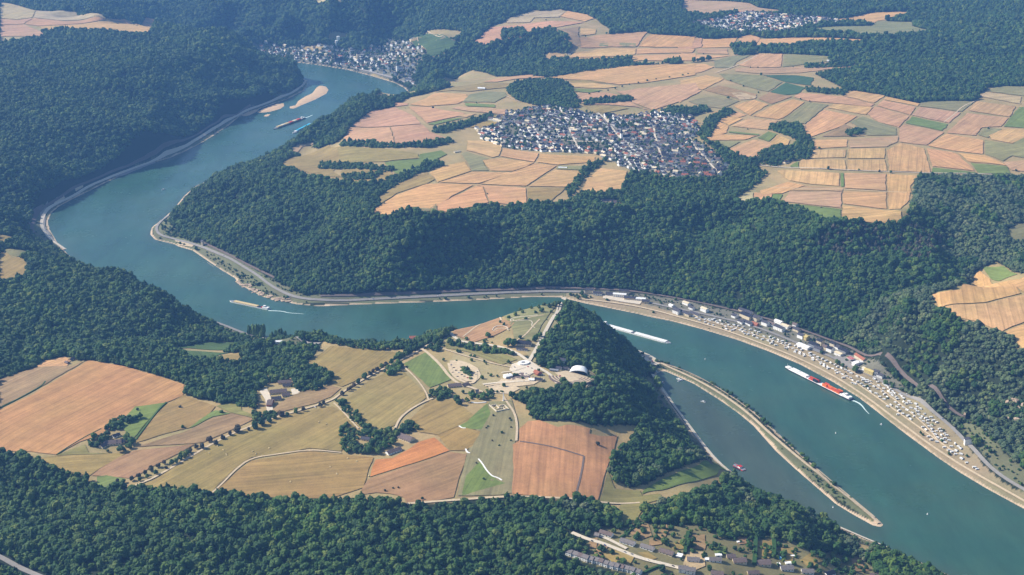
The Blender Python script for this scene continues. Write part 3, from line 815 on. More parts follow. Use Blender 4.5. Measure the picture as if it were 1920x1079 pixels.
# water sheet only where the river is, trimmed under the banks
wx, wy = 45, 45
W = []
WS = 20.0
gxw = np.arange(-3000, 3000, WS); gyw = np.arange(1200, 9000, WS)
XX, YY = np.meshgrid(gxw, gyw)
near = samp(S, XX + WS / 2, YY + WS / 2) < WS * 1.5
vs, fs, idx = [], [], {}
def wid(i, j):
    if (i, j) not in idx:
        idx[(i, j)] = len(vs); vs.append((gxw[0] + WS * i, gyw[0] + WS * j, 0.0))
    return idx[(i, j)]
for j in range(XX.shape[0]):
    for i in range(XX.shape[1]):
        if near[j, i]: fs.append((wid(i, j), wid(i + 1, j), wid(i + 1, j + 1), wid(i, j + 1)))
wme = np_mesh('river', vs, fs); wv = np.array(vs)
hp = world_poly(pts('1225,690 1250,700 1300,722 1345,750 1413,802 1453,847 1530,916 1600,967 1645,992 1640,1015 1570,990 1480,968 1395,908 1340,862 1300,815 1260,762 1228,715'))
hin = inside(hp, wv[:, 0], wv[:, 1]).astype(float); hd = np.full(len(wv), 1e9)
for k in range(len(hp)):
    a, b = np.array(hp[k]), np.array(hp[(k + 1) % len(hp)]); e_ = b - a
    t = np.clip(((wv[:, 0] - a[0]) * e_[0] + (wv[:, 1] - a[1]) * e_[1]) / (e_ @ e_), 0, 1); hd = np.minimum(hd, np.hypot(wv[:, 0] - a[0] - t * e_[0], wv[:, 1] - a[1] - t * e_[1]))
murk = np.clip(.5 + np.where(hin > 0, hd, -hd) / 60, 0, 1)
murk = np.maximum(murk * .9, np.clip(1 - (-samp(S, wv[:, 0], wv[:, 1])) / 26, 0, 1) * .55 * (.4 + vnoise(wv[:, 0] / 60, wv[:, 1] / 60, 91)))
ma = wme.attributes.new('murk', 'FLOAT', 'POINT'); ma.data.foreach_set('value', murk.astype(np.float32))
tag(link('river', wme, [M['water']]), 'blue green river water bending round the rock', kind='structure')

# ------------------------------------------------------------------ draped sheets
def lift(x, y, extra=0.0):
    return ground(x, y) + .5 + np.asarray(y) * .00022 + extra

def drape(name, poly, extra=0.0, step=None, zf=None):
    P = np.array(poly); cy = P[:, 1].mean()
    step = step or max(11.0, cy * .0048)
    ring = densify(poly, step)
    ra = np.array(ring); am = step * .28
    ring = [tuple(q) for q in ra + np.stack([(vnoise(ra[:, 0] / 27, ra[:, 1] / 27, 61) - .5), (vnoise(ra[:, 0] / 27, ra[:, 1] / 27, 62) - .5)], -1) * am]
    x = np.arange(P[:, 0].min(), P[:, 0].max(), step); y = np.arange(P[:, 1].min(), P[:, 1].max(), step)
    pts_ = list(ring)
    if len(x) and len(y):
        X, Y = np.meshgrid(x + step / 2, y + step / 2); X[::2] += step * .25
        # keep interior points away from the edge
        rg = np.array(ring); ok = inside(ring, X, Y)
        xi, yi = X[ok], Y[ok]
        if len(xi):
            dm = np.full(len(xi), 1e9)
            for p in rg: dm = np.minimum(dm, (xi - p[0]) ** 2 + (yi - p[1]) ** 2)
            k = dm > (step * .45) ** 2
            pts_ += list(zip(xi[k], yi[k]))
    n = len(ring)
    v, e, f, *_ = delaunay_2d_cdt([Vector(p) for p in pts_], [(i, (i + 1) % n) for i in range(n)], [], 0, .05)
    V = np.array([(a.x, a.y) for a in v])
    tri = np.array([t for t in f if len(t) == 3])
    if len(tri) == 0: return None
    c = V[tri].mean(1); tri = tri[inside(ring, c[:, 0], c[:, 1])]
    if len(tri) == 0: return None
    a = V[tri]; cr = (a[:, 1, 0] - a[:, 0, 0]) * (a[:, 2, 1] - a[:, 0, 1]) - (a[:, 1, 1] - a[:, 0, 1]) * (a[:, 2, 0] - a[:, 0, 0])
    tri[cr < 0] = tri[cr < 0][:, ::-1]
    z = lift(V[:, 0], V[:, 1], extra) if zf is None else zf(V[:, 0], V[:, 1])
    return np_mesh(name, np.column_stack([V, z]), tri, True)

FC = {'w': (216, 168, 112), 'p': (202, 158, 116), 'l': (196, 168, 126), 'g': (150, 142, 96), 'G': (124, 136, 70), 'W': (200, 144, 98), 'o': (206, 134, 78),
      'd': (168, 134, 94), 'y': (164, 138, 82), 'Y': (150, 138, 82), 'v': (84, 106, 58), 'V': (78, 104, 66), 't': (180, 140, 104)}
FN = {'W': ('orange tan grain field', 'field'), 'w': ('ripe golden grain field', 'field'), 'p': ('harvested pinkish stubble field', 'field'), 'l': ('pale bleached stubble field', 'field'),
      'g': ('grey green meadow', 'field'), 'G': ('fresh green meadow', 'field'), 'o': ('bright orange brown field', 'field'), 'd': ('dull brown ploughed field', 'field'),
      'y': ('dry yellow mown field', 'field'), 'Y': ('yellow green pasture', 'field'), 'v': ('vineyard slope of green vine rows', 'vineyard'), 'V': ('dark green orchard plot', 'field'), 't': ('bare terracotta ground', 'field')}
def up(k): return tuple(c ** 1.0 for c in lin(*k))
for i, (k, ang, w, pxp) in enumerate(FW):
    P = np.array(w)
    if np.hypot(*(P.max(0) - P.min(0))) > 2600: continue
    me = drape('field', w, .004 * i)
    if me is None: continue
    o = link('field' if k != 'v' else 'vineyard', me, [M['field']])
    c = np.array(lin(*FC[k])[:3]); j = (rnd.uniform(.93, 1.07), rnd.uniform(.94, 1.05), rnd.uniform(.9, 1.08))
    o.color = (c[0] * j[0], c[1] * j[1], c[2] * j[2], 1)
    # the photo's furrow direction turned into a ground bearing
    cx, cy = sum(p[0] for p in pxp) / len(pxp), sum(p[1] for p in pxp) / len(pxp)
    a = R(ang if ang != -1 else 15); q = castl([(cx - 6 * math.cos(a), cy + 6 * math.sin(a)), (cx + 6 * math.cos(a), cy - 6 * math.sin(a))])
    o['furrow'] = -math.atan2(q[1][1] - q[0][1], q[1][0] - q[0][0])
    o['stripe'] = {'w': .75, 'W': .45, 'v': 1.0, 'V': .6, 'p': .4, 'o': .3, 'G': .25, 'y': .3}.get(k, .2)
    tag(o, FN[k][0] + ' on the plateau', kind='structure')

def smooth_line(w, it=2):
    w = [np.array(p[:2]) for p in w]
    for _ in range(it):
        o = [w[0]]
        for a, b in zip(w[:-1], w[1:]): o += [a * .75 + b * .25, a * .25 + b * .75]
        w = o + [w[-1]]
    return w
def ribbon(name, px, width, mat, extra=.5, label=None, kind='structure', zf=None, w2=None):
    w = smooth_line(castl(px)); w = np.array(densify([tuple(p) for p in w], 12, False))
    t = np.gradient(w, axis=0); t /= np.linalg.norm(t, axis=1)[:, None] + 1e-9; n = np.stack([-t[:, 1], t[:, 0]], -1)
    wid = np.full(len(w), width) if w2 is None else np.linspace(width, w2, len(w))
    rows = []
    for s in (-.5, 0, .5):
        p = w + n * (wid * s)[:, None]; z = lift(p[:, 0], p[:, 1], extra) if zf is None else np.full(len(p), zf)
        rows.append(np.column_stack([p, z]))
    V = np.concatenate(rows); L = len(w); f = []
    for r in range(2):
        a = np.arange(L - 1) + r * L; f.append(np.stack([a, a + 1, a + L + 1, a + L], -1))
    F = np.concatenate(f)[:, ::-1]
    o = link(name, np_mesh(name, V, F, True), [mat]); tag(o, label, kind=kind); return o, w

ROADS = [
 ('road', 7.5, 'asphalt', '327,397 302,415 291,430 300,443 330,450 375,462 400,473 430,485 455,500 480,515 505,535 530,550 565,562 620,566 700,562 800,557 900,552 980,548 1050,546 1120,551 1200,564 1260,578 1330,592 1400,608 1460,630 1520,655 1560,670 1610,695 1660,718 1720,750 1780,795 1830,850 1870,890 1930,925 2000,960', 'pale riverside road along the far bank'),
 ('railway', 6, 'rail', '378,455 420,474 470,500 515,522', 'railway bench above the riverside road'),
 ('railway', 6.5, 'rail', '600,556 700,554 800,549 900,545 1000,541 1060,540 1130,543 1200,548 1270,560 1330,572 1400,588 1460,605 1520,625 1560,640 1600,654 1640,668 1700,703 1760,745 1812,785', 'railway line at the foot of the wooded slope'),
 ('path', 5, 'gravel', '1090,562 1130,566 1180,573 1220,581 1290,600 1360,620 1430,646 1500,674 1560,704 1620,742 1680,788 1740,833 1800,873 1860,907 1930,946 2000,990', 'cream towpath along the far bank'),
 ('road', 9, 'pave', '575,151 566,165 540,180 500,195 455,210 430,225 400,243 370,262 340,281 300,298 250,316 200,336 165,351 140,368 100,385 82,400 76,425 92,448 122,468', 'riverside road under the tall wooded hill'),
 ('railway', 5.5, 'rail', '470,198 430,216 390,240 350,263 310,281 260,300 210,322 160,343 125,362 85,385 66,405 58,428 75,450 105,466', 'railway line above the riverside road'),
 ('road', 11, 'asphalt', '385,599 420,611 460,627 500,634 560,641 600,645', 'riverside road below the vineyards'),
 ('road', 7, 'pave', '1224,703 1240,728 1270,768 1300,810 1328,847 1350,871 1366,884', 'pale harbour quay road'),
 ('railway', 5.5, 'rail', '1204,703 1232,742 1268,788 1306,840 1335,872', 'rusty railway track behind the harbour quay'),
 ('path', 5, 'pave', '1572,989 1620,1009 1662,1027', 'pale riverside path below the gardens'),
 ('path', 6, 'gravel', '1207,667 1250,688 1300,710 1350,738 1400,773 1450,820 1500,862 1560,910 1610,949 1648,982', 'sandy track along the harbour spit'),
 ('path', 3, 'gravel', '1240,682 1300,702 1350,731 1402,766 1447,806 1487,843 1547,893 1600,938 1640,971', 'narrow path on the river side of the spit'),
 ('road', 4.5, 'gravel', '235,920 262,908 290,897 350,862 400,832 450,808 510,786 560,771 622,753 640,738 680,713 740,682 790,656 820,637', 'pale avenue road lined with trees'),
 ('path', 3, 'gravel', '398,925 420,905 440,883 470,860 520,853 580,844 640,850', 'pale field path across the yellow field'),
 ('path', 4, 'gravel', '740,806 750,785 768,770 790,757 812,748', 'pale track from the farm to the visitor centre'),
 ('path', 3, 'gravel', '803,750 798,735 780,710 752,684', 'narrow track beside the green meadow'),
 ('path', 3, 'gravel', '626,757 640,770 672,805', 'field track beside the hedge'),
 ('path', 4, 'gravel', '968,828 970,800 965,775 950,755 944,745', 'sandy path along the wood edge'),
 ('path', 6, 'gravel', '790,655 805,665 830,690 840,705 860,722 885,728 905,737', 'gravel road to the car park'),
 ('path', 7, 'gravel', '842,682 846,700 862,715 885,722 893,710 890,695 872,686 862,688', 'oval gravel loop of the car park'),
 ('path', 6, 'pave', '905,722 940,718 985,716 1000,715', 'pale lane to the visitor centre'),
 ('path', 6, 'gravel', '910,725 960,718 1020,712', 'pale gravel lane below the visitor centre'),
 ('road', 7, 'pave', '800,631 845,637 890,645 935,650 968,662 990,678 1012,692 1030,702 1045,720', 'pale paved road to the rock plateau'),
 ('path', 7, 'pave', '992,678 1003,660 1013,640 1025,618 1033,603 1040,592', 'white stone promenade steps up to the lookout'),
 ('path', 3, 'pave', '1040,592 1047,578 1058,560', 'narrow left arm of the lookout promenade'),
 ('path', 4, 'pave', '1043,590 1053,578 1060,560', 'narrow right arm of the lookout promenade'),
 ('path', 3, 'gravel', '868,633 885,620 905,608 922,600 940,602', 'pale path above the bare slope'),
 ('path', 3, 'gravel', '958,604 975,601 1000,595 1020,592', 'curving garden path on the rock'),
 ('path', 3, 'gravel', '925,622 932,617 948,617 954,621', 'short path round the terraced bed'),
 ('road', 8, 'asphalt', '-30,1035 0,1045 30,1062 70,1080 120,1100', 'grey forest road at the picture corner'),
 ('path', 5, 'gravel', '763,946 840,940 960,931 1080,938 1140,945 1200,944', 'grassy track along the wood edge'),
 ('path', 3, 'gravel', '1437,352 1500,355 1600,358 1700,362', 'thin field track'),
 ('path', 4, 'pave', '1425,311 1480,315 1560,319 1640,322 1760,326 1920,330', 'pale country road between the golden fields'),
 ('path', 4, 'gravel', '1770,230 1790,215 1805,200 1830,190', 'track between the plateau fields'),
 ('path', 5, 'gravel', '1340,138 1380,125 1420,105', 'pale lane by the square copse'),
 ('path', 4, 'gravel', '770,80 772,70 782,67 800,62 820,72 860,80', 'winding vineyard lane on the far hillside'),
 ('path', 4, 'gravel', '768,75 785,82 792,90', 'short vineyard lane above the far town'),
 ('road', 7, 'asphalt', '600,118 650,124 700,137 740,147 770,158 785,166', 'railway embankment of the far town'),
 ('path', 4, 'gravel', '800,58 830,70 860,78', 'vineyard track'),
 ('path', 4, 'gravel', '940,178 955,184 975,192', 'pale lane beside the dark wood'),
 ('road', 7, 'pave', '1072,1000 1100,1012 1130,1020 1165,1034 1200,1048 1240,1058 1290,1070', 'pale residential street'),
 ('road', 6, 'pave', '1120,1004 1140,1012 1175,1030', 'residential lane'),
 ('road', 5, 'asphalt', '1110,205 1130,225 1160,245 1180,262 1200,285 1230,300 1270,318', 'village street'),
 ('road', 5, 'asphalt', '990,245 1040,240 1100,250 1150,255 1220,240 1290,235', 'village street'),
 ('road', 5, 'asphalt', '1000,270 1080,275 1130,272 1200,285 1290,290 1340,310', 'village street'),
 ('road', 6, 'pave', '1120,212 1140,228 1150,245 1165,262 1185,280 1195,300 1205,318', 'village lane'),
 ('road', 6, 'pave', '930,262 980,258 1040,262 1100,268 1180,262 1240,262 1300,258', 'village lane'),
 ('road', 6, 'pave', '1230,222 1225,245 1232,270 1240,295 1250,322', 'village lane'),
 ('road', 6, 'pave', '1050,205 1060,225 1070,250 1085,280', 'village lane'),
 ('road', 6, 'pave', '1290,250 1300,275 1325,300 1345,325', 'village lane'),
 ('path', 3, 'gravel', '968,640 985,630 1000,612 1012,600', 'pale path across the rock meadow'),
 ('path', 3, 'gravel', '830,655 870,668 920,682 960,690', 'path along the hedged lawn'),
 ('path', 3, 'pave', '985,705 1000,700 1020,705', 'paved path between the visitor buildings'),
 ('path', 3, 'pave', '940,700 965,697 985,690', 'paved path beside the lawn'),
 ('path', 3, 'gravel', '640,470 650,480', 'forest track'),
]
ROADS += [('path', 3, 'gravel', '1310,598 1380,618 1440,637 1500,660 1560,692 1620,729 1680,772 1740,815 1790,850', 'lane through the camping ground'), ('path', 3, 'gravel', '1590,695 1640,722 1690,760 1740,803 1760,830', 'upper lane of the camping ground')]
ROADS = [r for r in ROADS if r[4] != 'forest track']
for n, wd, mt, s, lb in ROADS: ribbon(n, pts(s), wd, M[mt], .5 + (.1 if n == 'path' else 0), lb)
# dark crop tramlines and edge track in the large reddish field
for s in ('975,829 1020,836 1060,846 1095,857', '1095,857 1090,890 1077,938'):
    ribbon('path', pts(s), 3.0, M['rail'], .7, 'dark wheel track across the reddish field')
# paved and gravelled places
PATCH = [('pave', '1180,656 1195,655 1212,662 1228,672 1240,682 1232,686 1215,684 1200,676 1190,666', 'bleached gravel parking at the root of the spit'),
 ('gravel', '843,678 858,676 880,682 897,692 902,706 893,716 875,716 856,708 846,696', 'pale gravel oval of the visitor car park'),
 ('ground2', '862,687 878,688 889,698 886,706 872,704 861,696', 'dark planted island inside the oval car park'),
 ('pave', '960,684 985,676 1004,684 1010,696 990,706 965,704 955,694', 'pale paved visitor square'),
 ('gravel', '925,724 940,712 1000,708 1010,716 1000,722 930,732', 'sandy yard below the visitor square'),
 ('brownroof', '945,712 975,699 988,701 995,708 960,714', 'dark planted roof garden'),
 ('gravel', '1040,700 1060,696 1100,708 1112,718 1100,726 1060,716', 'reddish forecourt of the theatre'),
 ('gravel', '1095,686 1110,690 1122,702 1124,712 1112,702 1100,694', 'sandy lane right of the theatre'),
 ('gravel', '915,726 960,722 975,730 955,740 925,738', 'bare reddish building ground'),
 ('pave', '487,735 500,728 508,745 512,770 500,775 498,752', 'pinkish estate yard'), ('pave', '545,731 560,728 562,738 548,742', 'estate courtyard'),
 ('asphalt', '1560,672 1585,660 1612,678 1610,700 1590,690', 'grey asphalt yard by the canopy'), ('pave', '1130,553 1165,557 1205,564 1200,572 1160,566 1130,560', 'pale works yard on the bank'),
 ('asphalt', '75,398 82,390 90,378 86,400 84,425 100,448 95,452 80,430', 'grey lay-by under the wooded hill'), ('gravel', '105,372 118,365 122,372 112,382 100,386', 'pale gravel corner on the inner bend'),
 ('gravel', '140,350 155,344 156,352 142,360', 'gravel patch by the road bend'), ('asphalt', '215,330 250,318 290,302 292,306 252,322 218,334', 'wide road shoulder under the tall hill'),
 ('gravel', '340,470 365,478 400,500 425,520 418,522 390,502 355,480', 'pale gravel beach on the bend'), ('gravel', '326,449 345,452 365,458 360,464 335,461', 'light sand beach at the tight bend'),
 ('rail', '60,396 80,384 78,396 66,412 62,430 75,448 66,450 54,430', 'stony terraces under the wooded hill')]
M['ground2'] = plain('planted_bed', (70, 84, 48), .95, .4, .3)
for k, s, lb in PATCH:
    me = drape('pavement', world_poly(pts(s)), .12, 6)
    if me: tag(link('pavement', me, [M[k]]), lb, kind='structure')
# sand bars in the river
def bar(poly, lab, h=2.2):
    w = world_poly(pts(poly)); P = np.array(w)
    def zf(x, y):
        d = np.full(len(x), 1e9)
        for k in range(len(P)):
            a, b = P[k], P[(k + 1) % len(P)]; e = b - a
            t = np.clip(((x - a[0]) * e[0] + (y - a[1]) * e[1]) / (e @ e), 0, 1)
            d = np.minimum(d, np.hypot(x - a[0] - t * e[0], y - a[1] - t * e[1]))
        return -.3 + np.minimum(h, d * .13)
    tag(link('sandbank', drape('sandbank', w, 0, 10, zf), [M['sand']]), lab, kind='structure')
bar('600,160 612,163 617,169 612,176 600,183 585,190 568,197 552,204 543,204 542,200 553,198 558,190 570,182 585,175 592,165', 'long pale sandbank in mid river')
bar('480,211 490,205 505,199 520,194 533,194 534,199 525,205 508,210 490,212', 'narrow pale sandbank near the wooded bank')
bar('451,216 462,208 475,204 487,204 482,210 470,216 460,219', 'small pale sandbank close to the wooded bank')
bar('493,218 500,214 508,214 504,218 497,220', 'tiny sand islet')
# buildings read from the photo: x, y, length, depth, ...
BG = """1137,1001,20,9,white,brownroof,long white bungalow by the wood, topmost of the suburb|1177,1017,22,10,white,slate,bungalow with grey roof right of the topmost one|1214,1027,20,9,white,slate,long white bungalow in the middle of the upper street
1250,1036,21,10,cream,brownroof,dark roofed bungalow beside the pale garage|1300,1050,17,10,white,slate,bungalow with the sandy terrace and lawn behind|1341,1050,17,9,white,slate,bungalow with white flat extension beside the green garden|1281,1069,13,10,white,slate,left half of the tall white double house at the bottom
1295,1072,13,10,white,slate,right half of the tall white double house at the bottom|1386,1052,19,12,cream,brownroof,wide grey roofed house right of the hedge|1431,1056,20,13,cream,brownroof,big brown roofed house below the long dry lawn|1475,1066,18,11,white,slate,white walled house beside the blue pool
1514,1072,17,10,white,slate,house left of the pale gable at the bottom|1555,1076,15,10,white,darkroof,house with bright white gable end at the bottom|1370,1044,12,9,cream,brownroof,small grey roof above the wide house|1120,1004,7,6,steel,slate,small shed at the wood corner left of the topmost bungalow
1412,1075,16,9,cream,brownroof,roof at the bottom edge below the sandy yard|1345,1076,17,10,white,brownroof,roof at the bottom edge between the trees|1640,1080,14,9,cream,brownroof,last roof at the bottom right wood"""
FARM = """762,822,27,15,3.4,4.6,cream,brownroof,20,broad brown roofed barn of the walled farm|738,846,26,10,3.2,2.8,white,brownroof,-20,long shed with white gable below the walled farm|686,823,15,9,3,2.6,cream,slate,8,grey roofed house among the farm trees|534,717,24,10,3.4,3,cream,brownroof,-3,top barn of the big farm estate
538,723,14,8,3.2,2.6,cream,slate,-3,small roof behind the top barn of the estate|522,735,30,12,3.6,3.6,cream,brownroof,-5,long middle barn of the farm estate|519,748,16,10,3.4,3.2,cream,slate,-5,dark barn at the lower side of the estate|536,741,14,9,3.2,3,cream,brownroof,-8,house at the estate courtyard
507,757,9,22,5,3,redroof,brownroof,0,narrow reddish estate building beside the lane|212,830,27,13,3,3.6,cream,brownroof,-5,big grey brown roof of the farm in the orchard|226,829,12,10,3,3,cream,slate,-12,right wing of the orchard farm|194,836,12,9,3,2.8,cream,slate,-30,left wing of the orchard farm
218,817,12,7,3,2.6,white,slate,-18,small white and grey house above the orchard farm|185,824,5,4,2.6,1.5,wood,darkroof,-30,garden hut left of the orchard farm|135,674,11,8,3,2.4,cream,slate,-20,small grey house at the corner of the brown field|126,680,8,6,3,2,wood,brownroof,15,shed at the corner of the brown field
852,723,24,12,3.2,3,cream,brownroof,-5,grey farm roof left of the car park|872,722,14,9,3.2,2.8,cream,brownroof,-15,second roof near the oval car park|895,735,5,5,4.5,2,white,slate,0,small white house by the dark trees|778,634,24,13,4,3.4,cream,redroof,0,large tan roofed hall by the wood
866,751,6,4,3,1.5,white,slate,0,tiny white hut at the meadow top|983,646,28,12,5.5,4,cream,darkroof,3,long hotel with dark blue roof on the rock|979,655,22,6,3,1.5,white,slate,3,low front wing of the rock hotel|523,641,13,7,3.4,1.6,white,white,-5,white roofed building on the riverside road
1053,679,14,10,8,2.5,white,slate,15,tall white stage house behind the open air theatre|1048,691,10,8,4,2,white,slate,10,small white building left of the theatre shell|1061,692,9,7,4,2,steel,slate,10,grey service building left of the theatre shell|1039,694,16,6,3,1.2,steel,steel,8,low grey hut row left of the theatre
952,706,14,11,4.5,1.4,white,white,-15,white visitor building beside the lawn|1008,700,13,10,4,2.6,redroof,redroof,30,red roofed kiosk below the theatre|1010,712,14,8,3.6,2,cream,darkroof,10,dark roofed kiosk at the lane end|997,712,10,6,3,1.5,white,white,5,white canopy beside the lane end
903,166,26,14,5,2.5,white,white,0,white barn alone in the grey green field|857,284,20,8,3,2,cream,cream,-10,cream shed at the hedge below the village|1055,314,24,6,3,1.2,white,white,2,long white shed at the edge of the golden fields|1557,114,26,10,4,2,white,white,2,white hall at the far meadow edge
1475,304,18,9,4,2.4,cream,slate,-15,pale barn by the country road|1068,100,12,9,4,2,white,slate,0,far shed in the pink fields|380,459,6,6,13,3,cream,slate,0,slim tower house beside the railway cutting|1140,377,34,12,4,2.4,white,darkroof,0,long dark roofed house in the wooded slope clearing
1150,380,16,10,5,3,cream,brownroof,0,inn beside the clearing in the wooded slope|1068,392,12,8,5,2,cream,brownroof,10,pale building at the upper wood edge|1130,707,13,7,4,1.6,white,white,35,white tent hall right of the theatre terrace|1143,704,14,6,4,1.6,white,white,55,second white tent hall right of the theatre"""
ST = """1105,547,16,9,cream,slate|1121,551,18,9,white,slate|1146,552,20,8,steel,slate|1162,555,26,8,white,white|1181,560,22,9,cream,slate|1198,561,26,9,white,white|1170,549,20,8,cream,slate|1211,566,14,9,cream,slate
1259,574,9,8,white,white|1270,584,14,9,cream,slate|1287,569,15,9,white,cream|1297,578,11,8,white,slate|1321,582,15,9,white,cream|1285,588,26,9,cream,slate|1303,590,22,8,cream,slate|1268,586,15,7,white,slate
1378,593,10,11,white,slate|1399,585,34,9,cream,slate|1400,594,26,14,cream,darkroof|1390,604,12,10,white,slate|1402,606,22,11,white,slate|1417,599,12,9,cream,slate|1421,596,16,9,white,slate|1416,609,14,8,redroof,redroof
1435,608,14,9,white,slate|1446,608,16,8,white,brownroof|1460,604,16,9,white,white|1461,617,22,10,white,slate|1473,612,17,10,white,cream|1494,619,14,9,cream,slate|1502,632,13,9,white,slate|1490,610,12,8,white,brownroof
1507,650,26,11,white,white|1510,634,13,11,yellow,yellow|1526,649,18,13,steel,darkroof|1538,643,12,10,cream,darkroof|1534,657,14,8,steel,slate|1548,652,11,10,cream,brownroof|1557,657,12,11,white,darkroof|1563,648,12,10,cream,darkroof|1571,652,11,10,white,slate
1573,664,15,10,white,cream|1582,660,18,12,steel,darkroof|1613,672,28,8,cream,redroof|1608,682,8,20,white,white|1630,699,18,8,yellow,yellow|1622,693,10,7,white,cream|1650,705,12,7,white,slate|1643,701,10,7,white,slate"""

clear = np.zeros((MH, MW), bool)
def clear_at(px, py, r, dy=.5):
    q = cast(px, py + 2); n = 14
    paint(clear, [(q[0] + r * math.cos(6.2832 * i / n), q[1] - r * dy + r * 1.25 * math.sin(6.2832 * i / n)) for i in range(n)], True)
for S_ in (FARM, ST, BG):
    for t in S_.replace('\n', '|').split('|'):
        a = t.split(','); clear_at(float(a[0]), float(a[1]), float(a[2]) * .55 + (9 if S_ is BG else 5))
for x_, y_ in ((1085, 697), (1072, 712), (1060, 700), (1095, 715), (936, 765), (944, 752), (982, 683), (1045, 705), (500, 762), (503, 755)): clear_at(x_, y_, 17)
for x_, y_ in ((50, 480), (172, 520), (290, 556), (400, 583), (520, 622), (630, 646), (752, 680), (815, 698)): clear_at(1060 + x_ / 6, 960 + y_ / 6, 13)

for n_, wd_, mt_, s_, lb_ in ROADS:
    for q in densify([tuple(p) for p in smooth_line(castl(pts(s_)))], 7, False):
        r = wd_ * .5 + (5 if 'village' not in lb_ else 4); n = 8
        paint(clear, [(q[0] + r * math.cos(6.2832 * i / n), q[1] - 3 + r * 1.2 * math.sin(6.2832 * i / n)) for i in range(n)], True)
# ------------------------------------------------------------------ trees
def crown_mesh(name, seed, flat=1.0, lumps=14, sub=2, clumps=70, conic=0.0):
    """uneven crown made of overlapping leafy lobes with loose leaf clumps around them; about 1 unit in radius"""
    r = random.Random(seed); bm = bmesh.new()
    lobes = []
    for i in range(lumps):
        a = r.uniform(0, 6.283); e = r.uniform(-.35, 1.0); rr = r.uniform(.32, .62)
        h = .62 + .5 * e * flat
        k = (1 - .55 * max(0, e)) * (1 - conic * max(0, e + .35) * .7)
        lobes.append(((1 - rr * .55) * math.cos(a) * k, (1 - rr * .55) * math.sin(a) * k, h + .25, rr * (1 - .3 * conic)))
    lobes.append((0, 0, .85, .7 * (1 - .4 * conic)))
    if conic: lobes += [(0, 0, 1.5, .35), (0, 0, 1.9, .2)]
    for x, y, z, rr in lobes:
        res = bmesh.ops.create_icosphere(bm, subdivisions=sub if rr > .5 else 1, radius=rr)
        ph = [r.uniform(0, 6.28) for _ in range(4)]
        for v in res['verts']:
            n = v.co.normalized()
            k = 1 + .16 * math.sin(n.x * 7 + ph[0]) * math.sin(n.y * 6 + ph[1]) + .1 * math.sin(n.z * 9 + ph[2]) + r.uniform(-.13, .13)
            v.co = Vector((n.x * rr * k + x, n.y * rr * k + y, n.z * rr * k * .85 * flat + z))
    for _ in range(clumps):
        x, y, z, rr = r.choice(lobes)
        d = Vector((r.gauss(0, 1), r.gauss(0, 1), r.gauss(.25, 1))).normalized()
        c = Vector((x, y, z)) + Vector((d.x, d.y, d.z * .85)) * rr * r.uniform(.95, 1.22); s = r.uniform(.07, .15)
        vs = [bm.verts.new(c + Vector((r.uniform(-s, s), r.uniform(-s, s), r.uniform(-s, s)))) for _ in range(4)]
        for t in ((0, 1, 2), (0, 2, 3), (0, 3, 1)): bm.faces.new([vs[i] for i in t])
    me = bpy.data.meshes.new(name); bm.to_mesh(me); bm.free()
    zs = [v.co.z for v in me.vertices]; return me
def trunk_mesh(name, seed):
    r = random.Random(seed); b = MB(); b.limb((0, 0, -.15), (.02, .01, .62), .085, .05, 7)
    for k in range(4):
        a = k * 1.57 + r.uniform(-.4, .4); b.limb((.01, .01, .3 + .08 * k), (.5 * math.cos(a), .5 * math.sin(a), .75 + .1 * k), .04, .015, 5)
    return b.mesh(name)
CROWN = {'leaf': [crown_mesh('crown', s, fl) for s, fl in ((1, 1.0), (2, 1.1), (3, .85), (4, 1.0), (5, 1.25), (6, .95))]}
for m_ in CROWN['leaf']: m_.materials.append(M['leaf'])
for nm, mt, c in (('light', 'leaf_light', 0), ('brown', 'leaf_brown', 0), ('dry', 'leaf_dry', .8)):
    CROWN[nm] = [crown_mesh('crown', 20 + s, 1.25 if c else 1.0, conic=c) for s in (1, 2)]
    for m_ in CROWN[nm]: m_.materials.append(M[mt])
CROWN['poplar'] = [crown_mesh('crown', 41, 1.9, 16)]; CROWN['poplar'][0].materials.append(M['leaf'])
TRUNK = [trunk_mesh('trunk', s) for s in (1, 2)]
for t in TRUNK: t.materials.append(M['bark'])

# forest trees: one mesh each (crown with its trunk), instanced over the woods
def joined(crown, trunk, name):
    bm = bmesh.new(); bm.from_mesh(crown); n = len(bm.faces); bm.from_mesh(trunk)
    bm.faces.ensure_lookup_table()
    for f in bm.faces[n:]: f.material_index = 1
    me = bpy.data.meshes.new(name); bm.to_mesh(me); bm.free()
    me.materials.append(crown.materials[0]); me.materials.append(M['bark']); return me
PROTO = bpy.data.collections.new('tree_kinds')
CON = [crown_mesh('crown', 60 + s, 1.35, conic=.75) for s in (1, 2)]
for c in CON: c.materials.append(M['leaf'])
for i, c in enumerate(CROWN['leaf'] + CON):
    o = bpy.data.objects.new('tree_kind_%d' % i, joined(c, TRUNK[i % 2], 'wood_tree')); PROTO.objects.link(o)
DRYP = bpy.data.collections.new('dry_tree_kinds')
for i, c in enumerate(CROWN['dry']):
    o = bpy.data.objects.new('dry_tree_kind_%d' % i, joined(c, TRUNK[i % 2], 'dry_wood_tree')); DRYP.objects.link(o)

